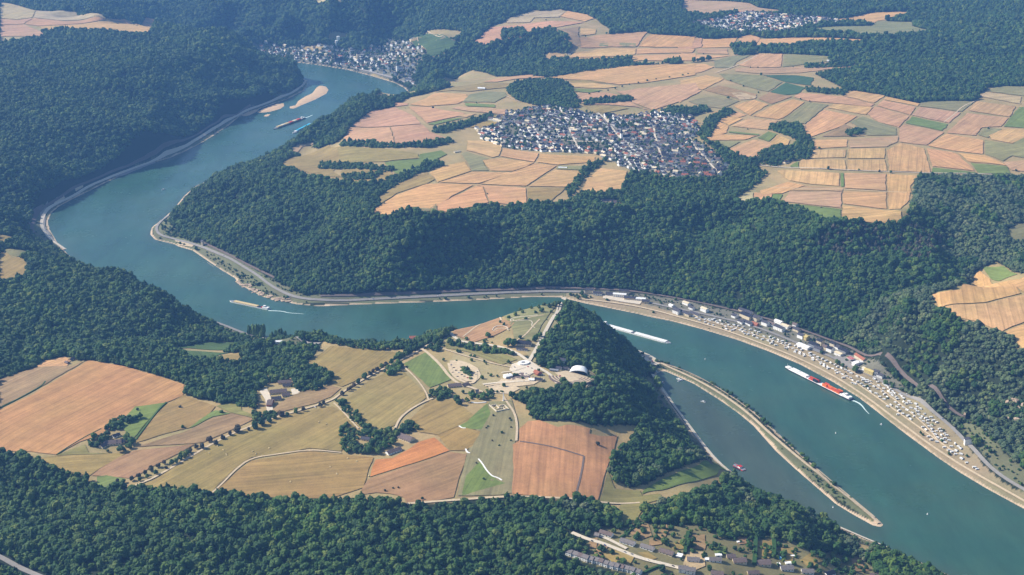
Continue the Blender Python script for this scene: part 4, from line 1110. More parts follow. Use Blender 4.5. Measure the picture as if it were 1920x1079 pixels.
SCP = bpy.data.collections.new('scrub_tree_kinds')
for i in range(3):
    c = crown_mesh('crown', 80 + i, .9); c.materials.append(M['leaf_scrub']); o = bpy.data.objects.new('scrub_tree_kind_%d' % i, joined(c, TRUNK[0], 'scrub_tree')); SCP.objects.link(o)
def scatter_group(coll, n):
    ng = bpy.data.node_groups.new('scatter_trees', 'GeometryNodeTree')
    ng.interface.new_socket('Geometry', in_out='INPUT', socket_type='NodeSocketGeometry')
    ng.interface.new_socket('Geometry', in_out='OUTPUT', socket_type='NodeSocketGeometry')
    N, L = ng.nodes, ng.links
    gi, go = N.new('NodeGroupInput'), N.new('NodeGroupOutput')
    ci = N.new('GeometryNodeCollectionInfo'); ci.inputs['Collection'].default_value = coll
    ci.inputs['Separate Children'].default_value = True; ci.inputs['Reset Children'].default_value = True
    ip = N.new('GeometryNodeInstanceOnPoints'); ip.inputs['Pick Instance'].default_value = True
    def at(nm, t):
        a = N.new('GeometryNodeInputNamedAttribute'); a.data_type = t; a.inputs['Name'].default_value = nm; return a.outputs[0]
    L.new(gi.outputs[0], ip.inputs['Points']); L.new(ci.outputs[0], ip.inputs['Instance'])
    L.new(at('kind_index', 'INT'), ip.inputs['Instance Index'])
    L.new(at('turn', 'FLOAT_VECTOR'), ip.inputs['Rotation']); L.new(at('size', 'FLOAT_VECTOR'), ip.inputs['Scale'])
    L.new(ip.outputs[0], go.inputs[0]); return ng
SG = scatter_group(PROTO, 6); SGD = scatter_group(DRYP, 2); SGS = scatter_group(SCP, 3)
def scatter(name, P, size, label, cat, grp=SG, nk=8):
    n = len(P); me = bpy.data.meshes.new(name); me.vertices.add(n); me.vertices.foreach_set('co', np.asarray(P, np.float32).ravel())
    a = me.attributes.new('kind_index', 'INT', 'POINT'); a.data.foreach_set('value', nr.randint(0, nk, n).astype(np.int32))
    t = np.zeros((n, 3), np.float32); t[:, 2] = nr.uniform(0, 6.28, n); t[:, :2] = nr.uniform(-.06, .06, (n, 2))
    a = me.attributes.new('turn', 'FLOAT_VECTOR', 'POINT'); a.data.foreach_set('vector', t.ravel())
    s = np.repeat(np.asarray(size, np.float32)[:, None], 3, 1); s[:, 2] *= nr.uniform(.85, 1.35, n)
    a = me.attributes.new('size', 'FLOAT_VECTOR', 'POINT'); a.data.foreach_set('vector', s.ravel())
    o = link(name, me); md = o.modifiers.new('scatter', 'NODES'); md.node_group = grp
    tag(o, label, cat, kind='stuff'); return o

# jittered grid of tree places
def jgrid(x0, x1, y0, y1, s):
    x = np.arange(x0, x1, s); y = np.arange(y0, y1, s * .88)
    X, Y = np.meshgrid(x, y); X = X + nr.uniform(-.42, .42, X.shape) * s; Y = Y + nr.uniform(-.4, .4, X.shape) * s
    X[::2] += s / 2; return X.ravel(), Y.ravel()
AX, AY, AS = [], [], []
for y0, y1, s in ((1300, 3600, 7.2), (3600, 5200, 8.3), (5200, 7000, 10.5), (7000, 9300, 13.5)):
    x, y = jgrid(-.44 * (y1 + 350), .44 * (y1 + 350), y0, y1, s)
    k = np.abs(x) < .43 * (y + 350); AX.append(x[k]); AY.append(y[k]); AS.append(np.full(k.sum(), s))
x, y, s = map(np.concatenate, (AX, AY, AS))
sd = samp(S, x, y); cv = look(cover, x, y); gvm = look(grove, x, y)
clr = look(clear, x, y)
wood = ((cv == 0) | gvm) & (sd > 16) & ~clr
# thin scrub in banks and villages
rr = nr.uniform(0, 1, len(x))
thin = (~wood) & ~clr & (sd > 9) & (((cv == 7) & (rr < .27)) | ((cv == 4) & (rr < .035)) | ((cv == 8) & (rr < .0015)) | ((cv == 3) & (rr < np.where(y > 4900, .36, .3))) | ((cv == 5) & (rr < .3)) | ((cv == 6) & (rr < .05)))
gap = vnoise(x / 60, y / 60, 21); wood &= ~((gap > .86) & (rr < .5) & (y < 5000))
z = ground(x, y)
px, py, _ = project(np.stack([x, y, z], -1))
vis = (px > -160) & (px < 2080) & (py > -60) & (py < 1250)
wood &= ~((px > 860) & (px < 1052) & (py > 540) & (py < 622) & (y < 3080) & (z > 55) & (rr < .35))
# keep the spit and the villages apart from the woods
small = .62
size = s * nr.choice([.40, .5, .58, .66, .8, 1.0], len(x)) * nr.uniform(.9, 1.1, len(x)) * (.85 + .35 * vnoise(x / 130, y / 130, 31))
SEEDS = {  # label: photo point, for naming the separate woods
 'dense green wood filling the foreground': (500, 1010), 'wood on the slope falling to the harbour': (1450, 960), 'wood on the steep side of the rock': (1170, 740),
 'wood on the near left hill above the river bend': (200, 590), 'dark wooded slope facing the rock across the river': (800, 480),
 'wooded slope above the camping ground': (1450, 480), 'tall blue wooded hill on the left bank': (150, 200), 'wood on the hill at the right edge': (1800, 720),
 'wood beside the side valley on the right': (1850, 390), 'hazy far forest beyond the plateau fields': (1650, 120), 'hazy far forest behind the old river town': (700, 30),
 'bushy wood between the far town and the plateau': (900, 120)}
names = list(SEEDS); sp_ = castl([SEEDS[k] for k in names])[:, :2]
own = np.argmin((x[:, None] - sp_[None, :, 0]) ** 2 + (y[:, None] - sp_[None, :, 1]) ** 2, 1)
full = wood & vis & ~gvm & ~((own == 6) & (sd < 46))
# patches of dead conifers on the slope above the camping ground
dryz = (((px - 1600) / 70) ** 2 + ((py - 455) / 32) ** 2 < 1) | (((px - 1720) / 45) ** 2 + ((py - 455) / 35) ** 2 < 1)
dry = full & dryz & (rr < .6)
NT = 0
for k, lb in enumerate(names):
    m = full & (own == k) & ~dry
    if k in (1, 7, 8):
        sc_ = m & (vnoise(x / 55, y / 55, 41) + .5 * vnoise(x / 18, y / 18, 42) > (.95 if k == 1 else .62))
        scatter('forest', np.stack([x[sc_], y[sc_], z[sc_] - .4], -1), size[sc_] * .8, 'pale scrubby trees mixed into the ' + lb, 'forest', SGS, 3); m = m & ~sc_
    if m.sum() < 20: continue
    P = np.stack([x[m], y[m], z[m] - .4], -1); scatter('forest', P, size[m], lb, 'forest'); NT += m.sum()
m = dry; scatter('forest', np.stack([x[m], y[m], z[m] - .4], -1), size[m] * .8, 'patch of brown dying conifers in the wooded slope', 'forest', SGD, 2)
m = gvm & wood & vis
scatter('forest', np.stack([x[m], y[m], z[m] - .4], -1), size[m] * .8, 'copses and hedges standing between the fields', 'trees')
m = thin & vis & (cv == 3) & (y > 3600)
scatter('forest', np.stack([x[m], y[m], z[m] - .3], -1), size[m] * .6, 'garden trees between the far village houses', 'trees')
m = thin & vis & ~((cv == 3) & (y > 3600))
scatter('forest', np.stack([x[m], y[m], z[m] - .3], -1), size[m] * np.where(cv[m] == 7, .66, .5), 'bushes and small trees on the banks and in the gardens', 'trees')
print('forest trees', NT, 'groves', gvm.sum())

# individually modelled trees
def tree(px, py, h, label, kind='leaf', group=None, sq=1.0, i=[0], at=None):
    p = cast(px, py) if at is None else at
    if samp(S, p[0], p[1]) < 3 and kind != 'light' and h < 14 and at is None: p = cast(px, py + 9)
    n_ = 0
    while samp(S, p[0], p[1]) < 4 and n_ < 30 and at is None: p = (p[0], p[1] - 5, max(1.0, float(ground(p[0], p[1] - 5)))); n_ += 1
    if samp(S, p[0], p[1]) < 1: return None
    i[0] += 1; k = i[0]
    r0 = h * .5 * sq
    e = empty('tree', (p[0], p[1], p[2] - .1), rnd.uniform(0, 6.28), (r0, r0, h * .5 if kind != 'poplar' else h * .42))
    link('trunk', TRUNK[k % 2], (), e); link('crown', CROWN[kind][k % len(CROWN[kind])], (), e)
    return tag(e, label, 'tree', group)
def ordn(n): return str(n) + ('th' if 10 < n % 100 < 14 else {1: 'st', 2: 'nd', 3: 'rd'}.get(n % 10, 'th'))
# the avenue, from the wood at the lower left towards the visitor centre (photo places of the trunks)
AV = """221,903,b,6 232,903,l,6 247,899,b,7 260,893,b,7 272,888,b,7 262,900,l,6 276,894,l,6 284,880,b,8 293,887,l,7 297,874,b,7 308,868,b,6 311,877,b,5
 322,869,l,8 330,866,l,9 338,860,l,9 346,856,l,9 352,850,l,8 357,846,b,8 340,852,l,7 368,838,b,7 379,839,b,9 393,826,b,10 405,832,b,8 418,821,b,7 431,814,b,7 446,808,b,13
 466,805,b,5 478,802,l,12 491,795,l,13 505,790,l,9 515,783,l,8 527,778,b,11 539,778,l,7 555,772,l,8 569,769,b,7 601,760,b,7 607,756,b,6 642,738,b,7 653,731,b,6 658,728,b,7 664,723,b,7
 672,717,l,9 684,708,l,11 694,701,b,8 700,697,b,7 707,693,b,8 716,687,l,8 724,684,b,8 734,680,l,9 742,672,l,9 752,668,l,10 760,662,l,9 770,660,l,10 778,655,l,9"""
for n, t in enumerate(AV.split()):
    a = t.split(','); br = a[2] == 'b'
    tree(float(a[0]), float(a[1]) + 3, float(a[3]) * 1.12 + 2, '%s tree of the avenue counted from the foreground wood, %s crown' % (ordn(n + 1), 'reddish brown round' if br else 'green bushy'),
         'brown' if br else 'leaf', 'trees lining the avenue road', .72)
LONE = """258,770,6,leaf,small tree at the top corner of the orchard garden|338,765,6,brown,lone dark tree in the mown field right of the orchard|343,803,7,leaf,lone green tree beside the green ditch
415,775,8,light,pale green tree at the head of the green strip|202,848,6,leaf,small tree at the left tip of the farm garden|1120,835,9,brown,lone bush in the reddish grain field
925,781,5,brown,small tree on the ski meadow just below the stone ruin|941,813,6,leaf,larger tree in the middle of the sloping meadow|956,787,5,brown,small tree at the meadow edge near the sandy path
958,790,4,leaf,tiny tree beside the sandy path|915,801,4,leaf,tiny tree left of the meadow track|912,804,4,brown,second tiny tree left of the meadow track|958,803,4,brown,tiny tree nearest the wood on the meadow
907,900,5,leaf,small tree below the white curved track|893,870,4,brown,small tree at the crossing of the meadow track|958,828,4,leaf,small bush at the corner of the reddish field|923,828,4,brown,small bush in the middle meadow
936,837,4,leaf,small round bush on the tan meadow|722,922,5,brown,small bush in the brown field above the wood|737,917,4,leaf,left bush of a pair above the wood|747,916,4,brown,right bush of a pair above the wood
792,937,5,leaf,bush by the track above the foreground wood|868,738,8,leaf,garden tree behind the farm shed|652,340,8,leaf,tree on the terraces above the river|513,330,7,leaf,tree at the wood tip above the river
812,204,9,brown,dark round tree alone in the pinkish field|893,194,7,leaf,tree near the white barn|1553,318,10,leaf,round tree beside the country road between golden fields|1610,320,7,leaf,bush beside the country road|1649,323,8,brown,dark bush by the country road
1670,325,9,leaf,wide bush by the country road|1365,186,12,leaf,big round tree at the grey field|1394,163,8,leaf,tree in the grey green meadow|1370,153,8,brown,bush left in the grey green meadow|1422,175,7,leaf,bush on the field track
1407,128,7,leaf,left tree of two on the pink field|1421,128,7,leaf,right tree of two on the pink field|1452,116,5,leaf,tiny tree on the pink field|1487,126,6,leaf,bush by the dark hedge|1501,187,6,leaf,tree at the field corner|1518,192,7,brown,dark tree at the junction of field tracks
1905,322,8,leaf,tree at the right edge by the country road|1853,243,8,leaf,trees by the brown plot|1540,391,5,brown,bush on the green strip|1024,39,8,brown,dark tree alone on the far pink field
497,625,30,poplar,tall riverside poplar at the right of the first group|487,626,29,poplar,tall riverside poplar in the middle of the first group|478,625,26,poplar,tall riverside poplar at the left of the first group|470,624,22,poplar,shorter riverside poplar nearest the road bend
529,631,26,poplar,tall slim riverside tree of the second group|538,632,22,poplar,right tree of the second riverside group|521,630,20,poplar,left tree of the second riverside group|566,637,15,leaf,round tree on the bank before the field|577,638,13,leaf,second round tree on the bank before the field
1228,708,24,light,big pale green poplar at the head of the harbour|1222,698,20,light,pale green tree behind the harbour head|1232,716,16,light,light tree on the harbour corner|1215,690,15,leaf,dark tree beside the harbour parking
1604,698,17,leaf,big dark tree in the middle of the camping ground|1570,684,13,leaf,round tree by the campsite road|1580,688,9,leaf,low tree behind the campsite restaurant|1540,664,9,leaf,tree beside the grey roofed inn|1660,722,12,leaf,tree at the campsite bend
1673,728,11,leaf,tree right of the campsite bend|915,632,12,leaf,round tree on the bare slope of the rock|953,650,20,leaf,big left tree by the rock hotel|963,650,19,leaf,big right tree by the rock hotel|975,636,10,leaf,tree near the promenade
1012,632,12,leaf,dark tree touching the promenade|1003,640,13,leaf,wide tree left of the promenade|990,645,11,leaf,tree between the hotel and the promenade|1016,586,12,leaf,tree above the garden path|975,584,9,leaf,small tree by the lookout garden
986,600,8,leaf,dark bush by the garden path|1004,588,8,leaf,round bush left of the lookout garden|908,680,6,leaf,small tree left of the car park island|832,677,7,leaf,tree at the green meadow top|806,746,9,leaf,left tree of the pair at the track bend
815,744,9,leaf,right tree of the pair at the track bend|768,808,12,leaf,big tree beside the brown farm roof|660,845,13,leaf,big round tree at the left end of the walled farm|692,850,14,leaf,round light tree in front of the walled farm|1248,965,8,leaf,small tree by the meadow path|1030,569,12,leaf,left tree of the clump behind the lookout|1041,566,13,leaf,right tree of the clump behind the lookout|1020,574,10,leaf,low tree in front of the lookout clump|954,598,9,leaf,bush on the river edge of the rock meadow|966,593,10,leaf,second bush on the river edge of the rock meadow|938,606,7,leaf,small bush at the lower river edge of the rock|1010,579,10,leaf,tree in the middle of the rock tip meadow|996,580,8,leaf,small tree at the rim of the rock tip|1048,563,12,leaf,dark tree touching the left side of the lookout|1068,563,12,leaf,dark tree touching the right side of the lookout|1036,575,9,leaf,bush between the lookout clump and the promenade|980,588,9,leaf,round bush at the upper river rim of the rock|945,611,8,leaf,wide bush beside the bare slope path"""
for t in LONE.replace('\n', '|').split('|'):
    a = t.split(',', 4); tree(float(a[0]), float(a[1]), float(a[2]), a[4].strip(), a[3], sq=.8 if a[3] != 'poplar' else .5)
# shrubs dotting the headland meadows and the car park
for n in range(46):
    a, b_ = rnd.choice([((865, 690), (905, 716)), ((840, 655), (960, 700)), ((945, 700), (1010, 722)), ((905, 722), (935, 740)), ((900, 640), (985, 655)), ((1000, 690), (1040, 712))])
    t = rnd.random(); q = cast(a[0] + (b_[0] - a[0]) * t + rnd.uniform(-8, 8), a[1] + (b_[1] - a[1]) * t + rnd.uniform(-5, 5))
    if look(clear, q[0], q[1]): continue
    tree(0, 0, rnd.uniform(4, 8), '%s small tree scattered among the visitor buildings on the headland' % ordn(n + 1), 'leaf', 'trees of the headland park', .9, at=q)
# trees strung along the harbour spit (river side)
SPT = smooth_line(castl(pts('1232,677 1260,684 1300,698 1350,727 1400,760 1440,794 1480,833 1530,878 1580,918 1625,952')))
SPT = densify([tuple(p) for p in SPT], 9.0, False)
n = 0
for q in SPT:
    n += 1
    if rnd.random() < .05: continue
    q = (q[0] + rnd.uniform(-5, 1) , q[1] + rnd.uniform(-8, 1)); hh = rnd.choice((4, 5, 6, 7, 8, 10)); gz = float(ground(q[0], q[1]))
    if gz < .15: continue
    tree(0, 0, hh, '%s bush or tree along the river side of the harbour spit from its root' % ordn(n), 'leaf', 'trees along the harbour spit', .95, at=(q[0], q[1], gz))
# roadside trees on the plateau near the upper fields
ROW = densify(castl(pts('1105,178 1140,171 1180,160 1230,150 1280,143 1290,140'))[:, :2].tolist(), 42.0, False)
for n, q in enumerate(ROW): tree(0, 0, rnd.uniform(6, 10), '%s roadside tree from the left in the far row between pink fields' % ordn(n + 1), 'leaf', 'roadside trees between the far fields', .8, at=(q[0], q[1], float(ground(q[0], q[1]))))
# ------------------------------------------------------------------ buildings
MC_ = {}
def cached(key, fn):
    if key not in MC_: MC_[key] = fn()
    return MC_[key]
def part(name, me, parent, loc=None):
    o = bpy.data.objects.new(name, me); COL.objects.link(o); o.parent = parent
    if loc: o.location = loc
    return o
def m_wall(L, W, H, rh, mt):
    def f():
        b = MB(); b.box(-L / 2, L / 2, -W / 2, W / 2, -2.5, H)
        for x in (-L / 2, L / 2 - .3): b.add([(x, -W / 2, H), (x, W / 2, H), (x, 0, H + rh - .1), (x + .3, -W / 2, H), (x + .3, W / 2, H), (x + .3, 0, H + rh - .1)],
                                            [(0, 1, 2), (5, 4, 3), (0, 2, 5, 3), (1, 4, 5, 2)])
        me = b.mesh('wall'); me.materials.append(M[mt]); return me
    return cached(('w', L, W, H, rh, mt), f)
def m_roof(L, W, H, rh, mt):
    def f():
        b = MB(); b.gable(-L / 2, L / 2, -W / 2, W / 2, H, H + rh, ov=.7, th=.3)
        me = b.mesh('roof'); me.materials.append(M[mt]); return me
    return cached(('r', L, W, H, rh, mt), f)
def m_box(n, dims, mt):
    def f():
        b = MB(); b.box(-dims[0] / 2, dims[0] / 2, -dims[1] / 2, dims[1] / 2, 0, dims[2]); me = b.mesh(n); me.materials.append(M[mt]); return me
    return cached((n, dims, mt), f)
def bearing(px, py, deg):
    a = R(deg); q = castl([(px - 5 * math.cos(a), py - 5 * math.sin(a)), (px + 5 * math.cos(a), py + 5 * math.sin(a))])
    return math.atan2(q[1][1] - q[0][1], q[1][0] - q[0][0])
NH = [0]
def house(px, py, L, W, H, rh, wall, roof, label, ang=0, rz=None, at=None, det=1, group=None, name='house', cat='house'):
    p = cast(px, py) if at is None else at
    rz = bearing(px, py, ang) if rz is None else rz
    e = empty(name, tuple(p), rz); NH[0] += 1
    part('wall', m_wall(L, W, H, rh, wall), e)
    r = part('roof', m_roof(L, W, H, rh, roof), e)
    if det >= 1:
        part('chimney', m_box('chimney', (.9, .9, 1.8), 'brownroof'), r, (L * .2, W * .12, H + rh * .72))
    if det >= 2:
        n = max(2, int(L / 4.5))
        for s in (-1, 1):
            for k in range(n):
                x = -L / 2 + (k + .5) * L / n
                if s == -1 and k == n // 2:
                    part('door', m_box('door', (1.2, .12, 2.1), 'wood'), e, (x, s * (W / 2 + .05), .05)); continue
                f = part('window', m_box('window', (1.7, .12, 1.4), 'white'), e, (x, s * (W / 2 + .05), 1.0))
                part('pane', m_box('pane', (1.4, .12, 1.1), 'glass'), f, (0, s * .03, .15))
        if H > 5:
            for k in range(n):
                f = part('window', m_box('window', (1.7, .12, 1.4), 'white'), e, (-L / 2 + (k + .5) * L / n, -W / 2 - .05, 3.8))
                part('pane', m_box('pane', (1.4, .12, 1.1), 'glass'), f, (0, -.03, .15))
    return tag(e, label, cat, group)

# terraced row at the bottom edge and the bungalows of the garden suburb
RW = [(50, 480), (118, 500), (172, 520), (232, 543), (290, 556), (345, 566), (400, 583), (455, 602), (520, 622), (575, 636), (630, 646), (688, 660), (752, 680), (815, 698)]
bz = bearing(1120, 1058, 22)
for n, (x, y) in enumerate(RW):
    house(1060 + x / 6, 960 + y / 6, 9.4, 9.0, 5.4 if n % 3 else 5.9, 2.8, 'white', 'brownroof' if n % 4 == 2 else 'slate_near',
          '%s house from the left in the stepped white terrace at the bottom edge' % ordn(n + 1), rz=bz + R(90) * 0 + .02, det=2, group='terraced houses at the bottom edge')
for t in BG.replace('\n', '|').split('|'):
    a = t.split(',', 6); house(float(a[0]), float(a[1]) + 2, float(a[2]), float(a[3]), 3.2 if 'tall' not in a[6] else 5.8, 2.8, a[4], a[5].replace('slate', 'slate_near'), a[6].strip(), ang=19 if float(a[0]) < 1260 else 6, det=2, group='houses of the garden suburb')
def flatbox(name, px, py, L, W, H, ang, roof, wall, label, cat):
    p = cast(px, py); e = empty(name, tuple(p), bearing(px, py, ang))
    part('wall', m_box('wall', (L, W, H), wall), e, (0, 0, -.6)); part('roof', m_box('roof', (L + .7, W + .7, .4), roof), e, (0, 0, H - .6))
    part('door', m_box('door', (2.6, .12, 2.2), 'steel'), e, (0, -W / 2 - .06, .0)); return tag(e, label, cat)
flatbox('garage', 1274, 1044, 8, 9, 3.2, 15, 'white', 'steel', 'pale flat roofed garage beside the dark roofed bungalow', 'garage')
flatbox('garage', 1327, 1051, 8, 6, 3, 5, 'white', 'white', 'white flat garage left of the bungalow with green garden', 'garage')
flatbox('garage', 1347, 1043, 9, 5, 3, 5, 'white', 'white', 'small white flat roof by the green lawn', 'garage')
flatbox('garage', 1478, 1058, 9, 5, 3, 5, 'white', 'white', 'white flat roof at the end of the dry lawn', 'garage')
flatbox('garage', 1460, 1060, 4, 5, 3, 5, 'white', 'white', 'narrow white hut beside the house with pool', 'garage')
flatbox('garden_shed', 1293, 1017, 3.5, 3, 2.4, 5, 'white', 'white', 'white garden hut at the corner of the brown lawn', 'shed')
flatbox('garden_shed', 1486, 1044, 5, 3, 2.4, 8, 'white', 'white', 'white garden hut on the long dry lawn', 'shed')
flatbox('garden_shed', 1384, 1018, 3.5, 3, 2.4, 5, 'white', 'white', 'white garden hut below the rusty lawn', 'shed')
for k, (x, y, sx, sy, c, lb) in enumerate(((1146, 1055, 3.2, 3.2, 'cyan', 'round turquoise garden pool behind the terrace'), (1462, 1047, 2.2, 4.6, 'cyan', 'long blue garden pool between two hedges'))):
    p = cast(x, y); e = empty('swimming_pool', tuple(p), 0)
    def rim(sx=sx, sy=sy):
        b = MB(); n = 16; o_ = [(sx * 1.15 * math.cos(6.2832 * i / n), sy * 1.1 * math.sin(6.2832 * i / n)) for i in range(n)]; b.prism(o_, -.5, .9); return b
    rim().build('rim', M['white'], e); b = MB(); b.prism([(sx * math.cos(6.2832 * i / 16), sy * math.sin(6.2832 * i / 16)) for i in range(16)], .8, .95); b.build('water_surface', M['cyan'], e); tag(e, lb, 'pool')
# garden lawns of the suburb
LAWN = [('1382,1002 1408,1000 1410,1020 1384,1022', 't', 'rusty brown lawn'), ('1417,1018 1448,1008 1450,1030 1440,1052 1422,1048', 'y', 'long dry lawn'), ('1462,1028 1488,1028 1486,1058 1470,1056', 'y', 'dry lawn by the pool'),
        ('1294,1005 1322,1004 1324,1024 1322,1032 1292,1030', 'd', 'square brown lawn'), ('1290,1036 1320,1036 1322,1062 1300,1072 1280,1060', 'l', 'sandy terrace'), ('1335,1025 1362,1026 1362,1040 1340,1038', 'G', 'green lawn'),
        ('1180,985 1215,984 1222,1005 1205,1012 1183,1003', 'd', 'dry lawn'), ('1217,1014 1235,1000 1250,985 1254,995 1240,1022 1218,1025', 'd', 'brown garden strip'), ('1255,1022 1280,1012 1284,1030 1262,1032', 'y', 'dry garden'),
        ('1130,1040 1150,1030 1190,1044 1180,1062 1150,1058', 'y', 'dry allotment gardens'), ('1196,1037 1215,1036 1232,1048 1216,1052', 'y', 'front garden'), ('1500,1052 1560,1055 1580,1065 1520,1068', 'y', 'yellow lawn'),
        ('1548,1050 1580,1052 1578,1060 1550,1058', 'y', 'small lawn'), ('1595,1042 1612,1040 1618,1062 1636,1070 1600,1072', 'd', 'brown clearing'), ('1105,1012 1120,1010 1118,1030 1104,1028', 'd', 'garden'), ('1122,1022 1142,1024 1128,1044 1114,1040', 'd', 'garden'),
        ('1160,965 1195,960 1196,980 1165,985', 'Y', 'meadow')]
for s, k, lb in LAWN:
    me = drape('lawn', world_poly(pts(s)), .25, 6)
    if me: o = link('lawn', me, [M['field']]); o.color = lin(*FC[k]); o['furrow'] = .5; o['stripe'] = 0.0; tag(o, lb + ' in the gardens', kind='structure')

for t in FARM.replace('\n', '|').split('|'):
    a = t.split(',', 9); f = [float(q) for q in a[:6]]
    house(f[0], f[1] + 2, f[2], f[3], f[4], f[5], a[6], a[7], a[9].strip(), ang=float(a[8]), det=2 if f[1] > 600 else 1, name='farm_building' if 'farm' in a[9] or 'barn' in a[9] or 'estate' in a[9] else 'building', cat='building')
# strip village behind the camping ground
SD = {'white': 'white', 'cream': 'cream', 'steel': 'grey', 'yellow': 'yellow', 'redroof': 'reddish'}; RD = {'white': 'white roof', 'slate': 'grey slate roof', 'darkroof': 'dark blue roof', 'brownroof': 'brown roof', 'redroof': 'red roof', 'cream': 'pale roof', 'yellow': 'yellow roof'}
for n, t in enumerate(ST.replace('\n', '|').split('|')):
    a = t.split(','); two = a[5] == 'darkroof' or n % 3 == 0
    house(float(a[0]), float(a[1]) + 2, float(a[2]) * 1.2, float(a[3]) * 1.15, 8 if two else 5.2, 1.8 if a[5] in ('white', 'yellow', 'cream') else 3.2, a[4], a[5],
          '%s %s building with %s, %s from the left in the riverside village' % ('tall' if two else 'low', SD[a[4]], RD[a[5]], ordn(n + 1)), ang=22 if float(a[0]) > 1250 else 4, det=2 if n % 2 else 1, group='buildings of the riverside village')
# fuel station canopy with red flags in the strip village
p = cast(1594, 676); e = empty('canopy', tuple(p), bearing(1594, 676, 30))
part('roof', m_box('canopy_roof', (16, 11, .8), 'white'), e, (0, 0, 4.6))
for x in (-6, 6):
    for y in (-4, 4): part('post', m_box('post', (.5, .5, 4.6), 'steel'), e, (x, y, 0))
for k in range(3): part('red_stripe', m_box('red_stripe', (3.4, 11.2, .3), 'red'), e, (-5.2 + 5.2 * k, 0, 5.42))
tag(e, 'white canopy with red stripes beside the campsite yard', 'canopy')
house(1816, 833, 8, 16, 10, 2.5, 'white', 'slate', 'bright white tall house alone beside the railway bank', ang=60, det=2)
b = MB(); p = cast(1808, 783); e = empty('tunnel_portal', tuple(p), bearing(1808, 783, -80))
b.box(-8, 8, -2, 2, -3, 9); b.build('portal_wall', M['rock'], e); b = MB(); b.prism([(4.2 * math.cos(i * .314), 0) for i in range(1)] or [(0, 0)], 0, 1) if 0 else b.box(-4, 4, -2.3, -2.05, -2, 6); b.build('tunnel_mouth', M['black'], e); tag(e, 'stone tunnel portal where the railway enters the hill', 'tunnel portal')

# ------------------------------------------------------------------ plateau village and far towns
def poisson(poly, dmin, n, ang_fn, rng):
    P = np.array(poly); out = []; G = {}
    for _ in range(n * 30):
        x, y = rng.uniform(P[:, 0].min(), P[:, 0].max()), rng.uniform(P[:, 1].min(), P[:, 1].max())
        c = (int(x / dmin), int(y / dmin))
        if any((x - a) ** 2 + (y - b) ** 2 < dmin * dmin for i in (-1, 0, 1) for j in (-1, 0, 1) for a, b in G.get((c[0] + i, c[1] + j), ())): continue
        if look(cover, x, y) == 1 or look(clear, x, y): continue
        out.append((x, y)); G.setdefault(c, []).append((x, y))
        if len(out) >= n: break
    m = inside(poly, np.array([o[0] for o in out]), np.array([o[1] for o in out])); return [o for o, k in zip(out, m) if k]
VT = [w for k, w in OW if k == 'v']
VIL = VT[0]
hs = poisson(VIL, 18, 4000, None, rnd)
hs = [h for h in hs if not look(grove, h[0], h[1]) and (vnoise(np.array(h[0] / 90), np.array(h[1] / 90), 77) < .82)]
hs.sort(key=lambda h: h[1]); budget = 298 - NH[0] - 2
LM = [('near the golden fields at the front of the village', (1080, 285)), ('at the right front corner of the village', (1320, 320)), ('in the crowded middle of the village', (1180, 260)), ('at the left end of the village', (940, 250)),
      ('on the upper edge of the village', (1180, 222)), ('at the right edge of the village', (1300, 270)), ('at the lower village edge by the wood', (1240, 322)), ('below the dark wood at the village top', (1030, 212))]
lmw = castl([l[1] for l in LM])[:, :2]
VS = [(12, 10, 5.8, 3.2), (14, 10, 6.6, 3.4), (11, 10, 7, 3), (18, 11, 5.6, 3.6), (13, 10, 4.8, 3.2)]
WM = ['white', 'white', 'white', 'cream', 'white', 'steel']; RM = ['slate', 'darkroof', 'slate', 'darkroof', 'brownroof', 'slate', 'cream', 'redroof']
bulk = MB(); BMI = {'white': 0, 'cream': 1, 'steel': 0, 'slate': 2, 'darkroof': 3, 'brownroof': 4, 'redroof': 5}
def bulk_house(x, y, z, rz, L, W, H, rh, wi, ri):
    c, s = math.cos(rz), math.sin(rz); b0 = len(bulk.v); t = MB()
    t.box(-L / 2, L / 2, -W / 2, W / 2, -3, H, wi)
    for xx in (-L / 2, L / 2): t.add([(xx, -W / 2, H), (xx, W / 2, H), (xx, 0, H + rh)], [(0, 1, 2)], wi)
    t.gable(-L / 2, L / 2, -W / 2, W / 2, H, H + rh, ri, .6, .3)
    bulk.add([(x + c * a - s * b_, y + s * a + c * b_, z + h_) for a, b_, h_ in t.v], [f for f in t.f], 0); bulk.m[-len(t.f):] = t.m
def street(x, y): return (vnoise(np.array(x / 260), np.array(y / 260), 55) - .5) * 1.6 + .8
for n, (x, y) in enumerate(hs):
    L, W, H, rh = rnd.choice(VS); wm, rm = rnd.choice(WM), rnd.choice(RM)
    rz = float(street(x, y)) + (math.pi / 2 if rnd.random() < .45 else 0) + rnd.uniform(-.1, .1); z = float(ground(x, y))
    if n < budget:
        k = int(np.argmin(((lmw - np.array([x, y])) ** 2).sum(1)))
        house(0, 0, L, W, H, rh, wm, rm, '%s house with %s %s' % (SD[wm], RD[rm], LM[k][0]), rz=rz, at=(x, y, z), det=1, group='houses of the plateau village')
    else: bulk_house(x, y, z, rz, L, W, H, rh, BMI[wm], BMI[rm])
print('village houses', len(hs), 'single', budget)
for w_, d_, lb in ((VT[2], 27, ''), (VT[3], 22, '')):
    for x, y in poisson(w_, d_, 2600, None, rnd):
        if samp(S, x, y) < 22: continue
        L, W, H, rh = rnd.choice(VS); wm, rm = rnd.choice(WM), rnd.choice(RM)
        bulk_house(x, y, float(ground(x, y)), float(street(x, y)) + rnd.choice((0, 1.57)), L * 1.15, W * 1.1, H + 1.5, rh, BMI[wm], BMI[rm])
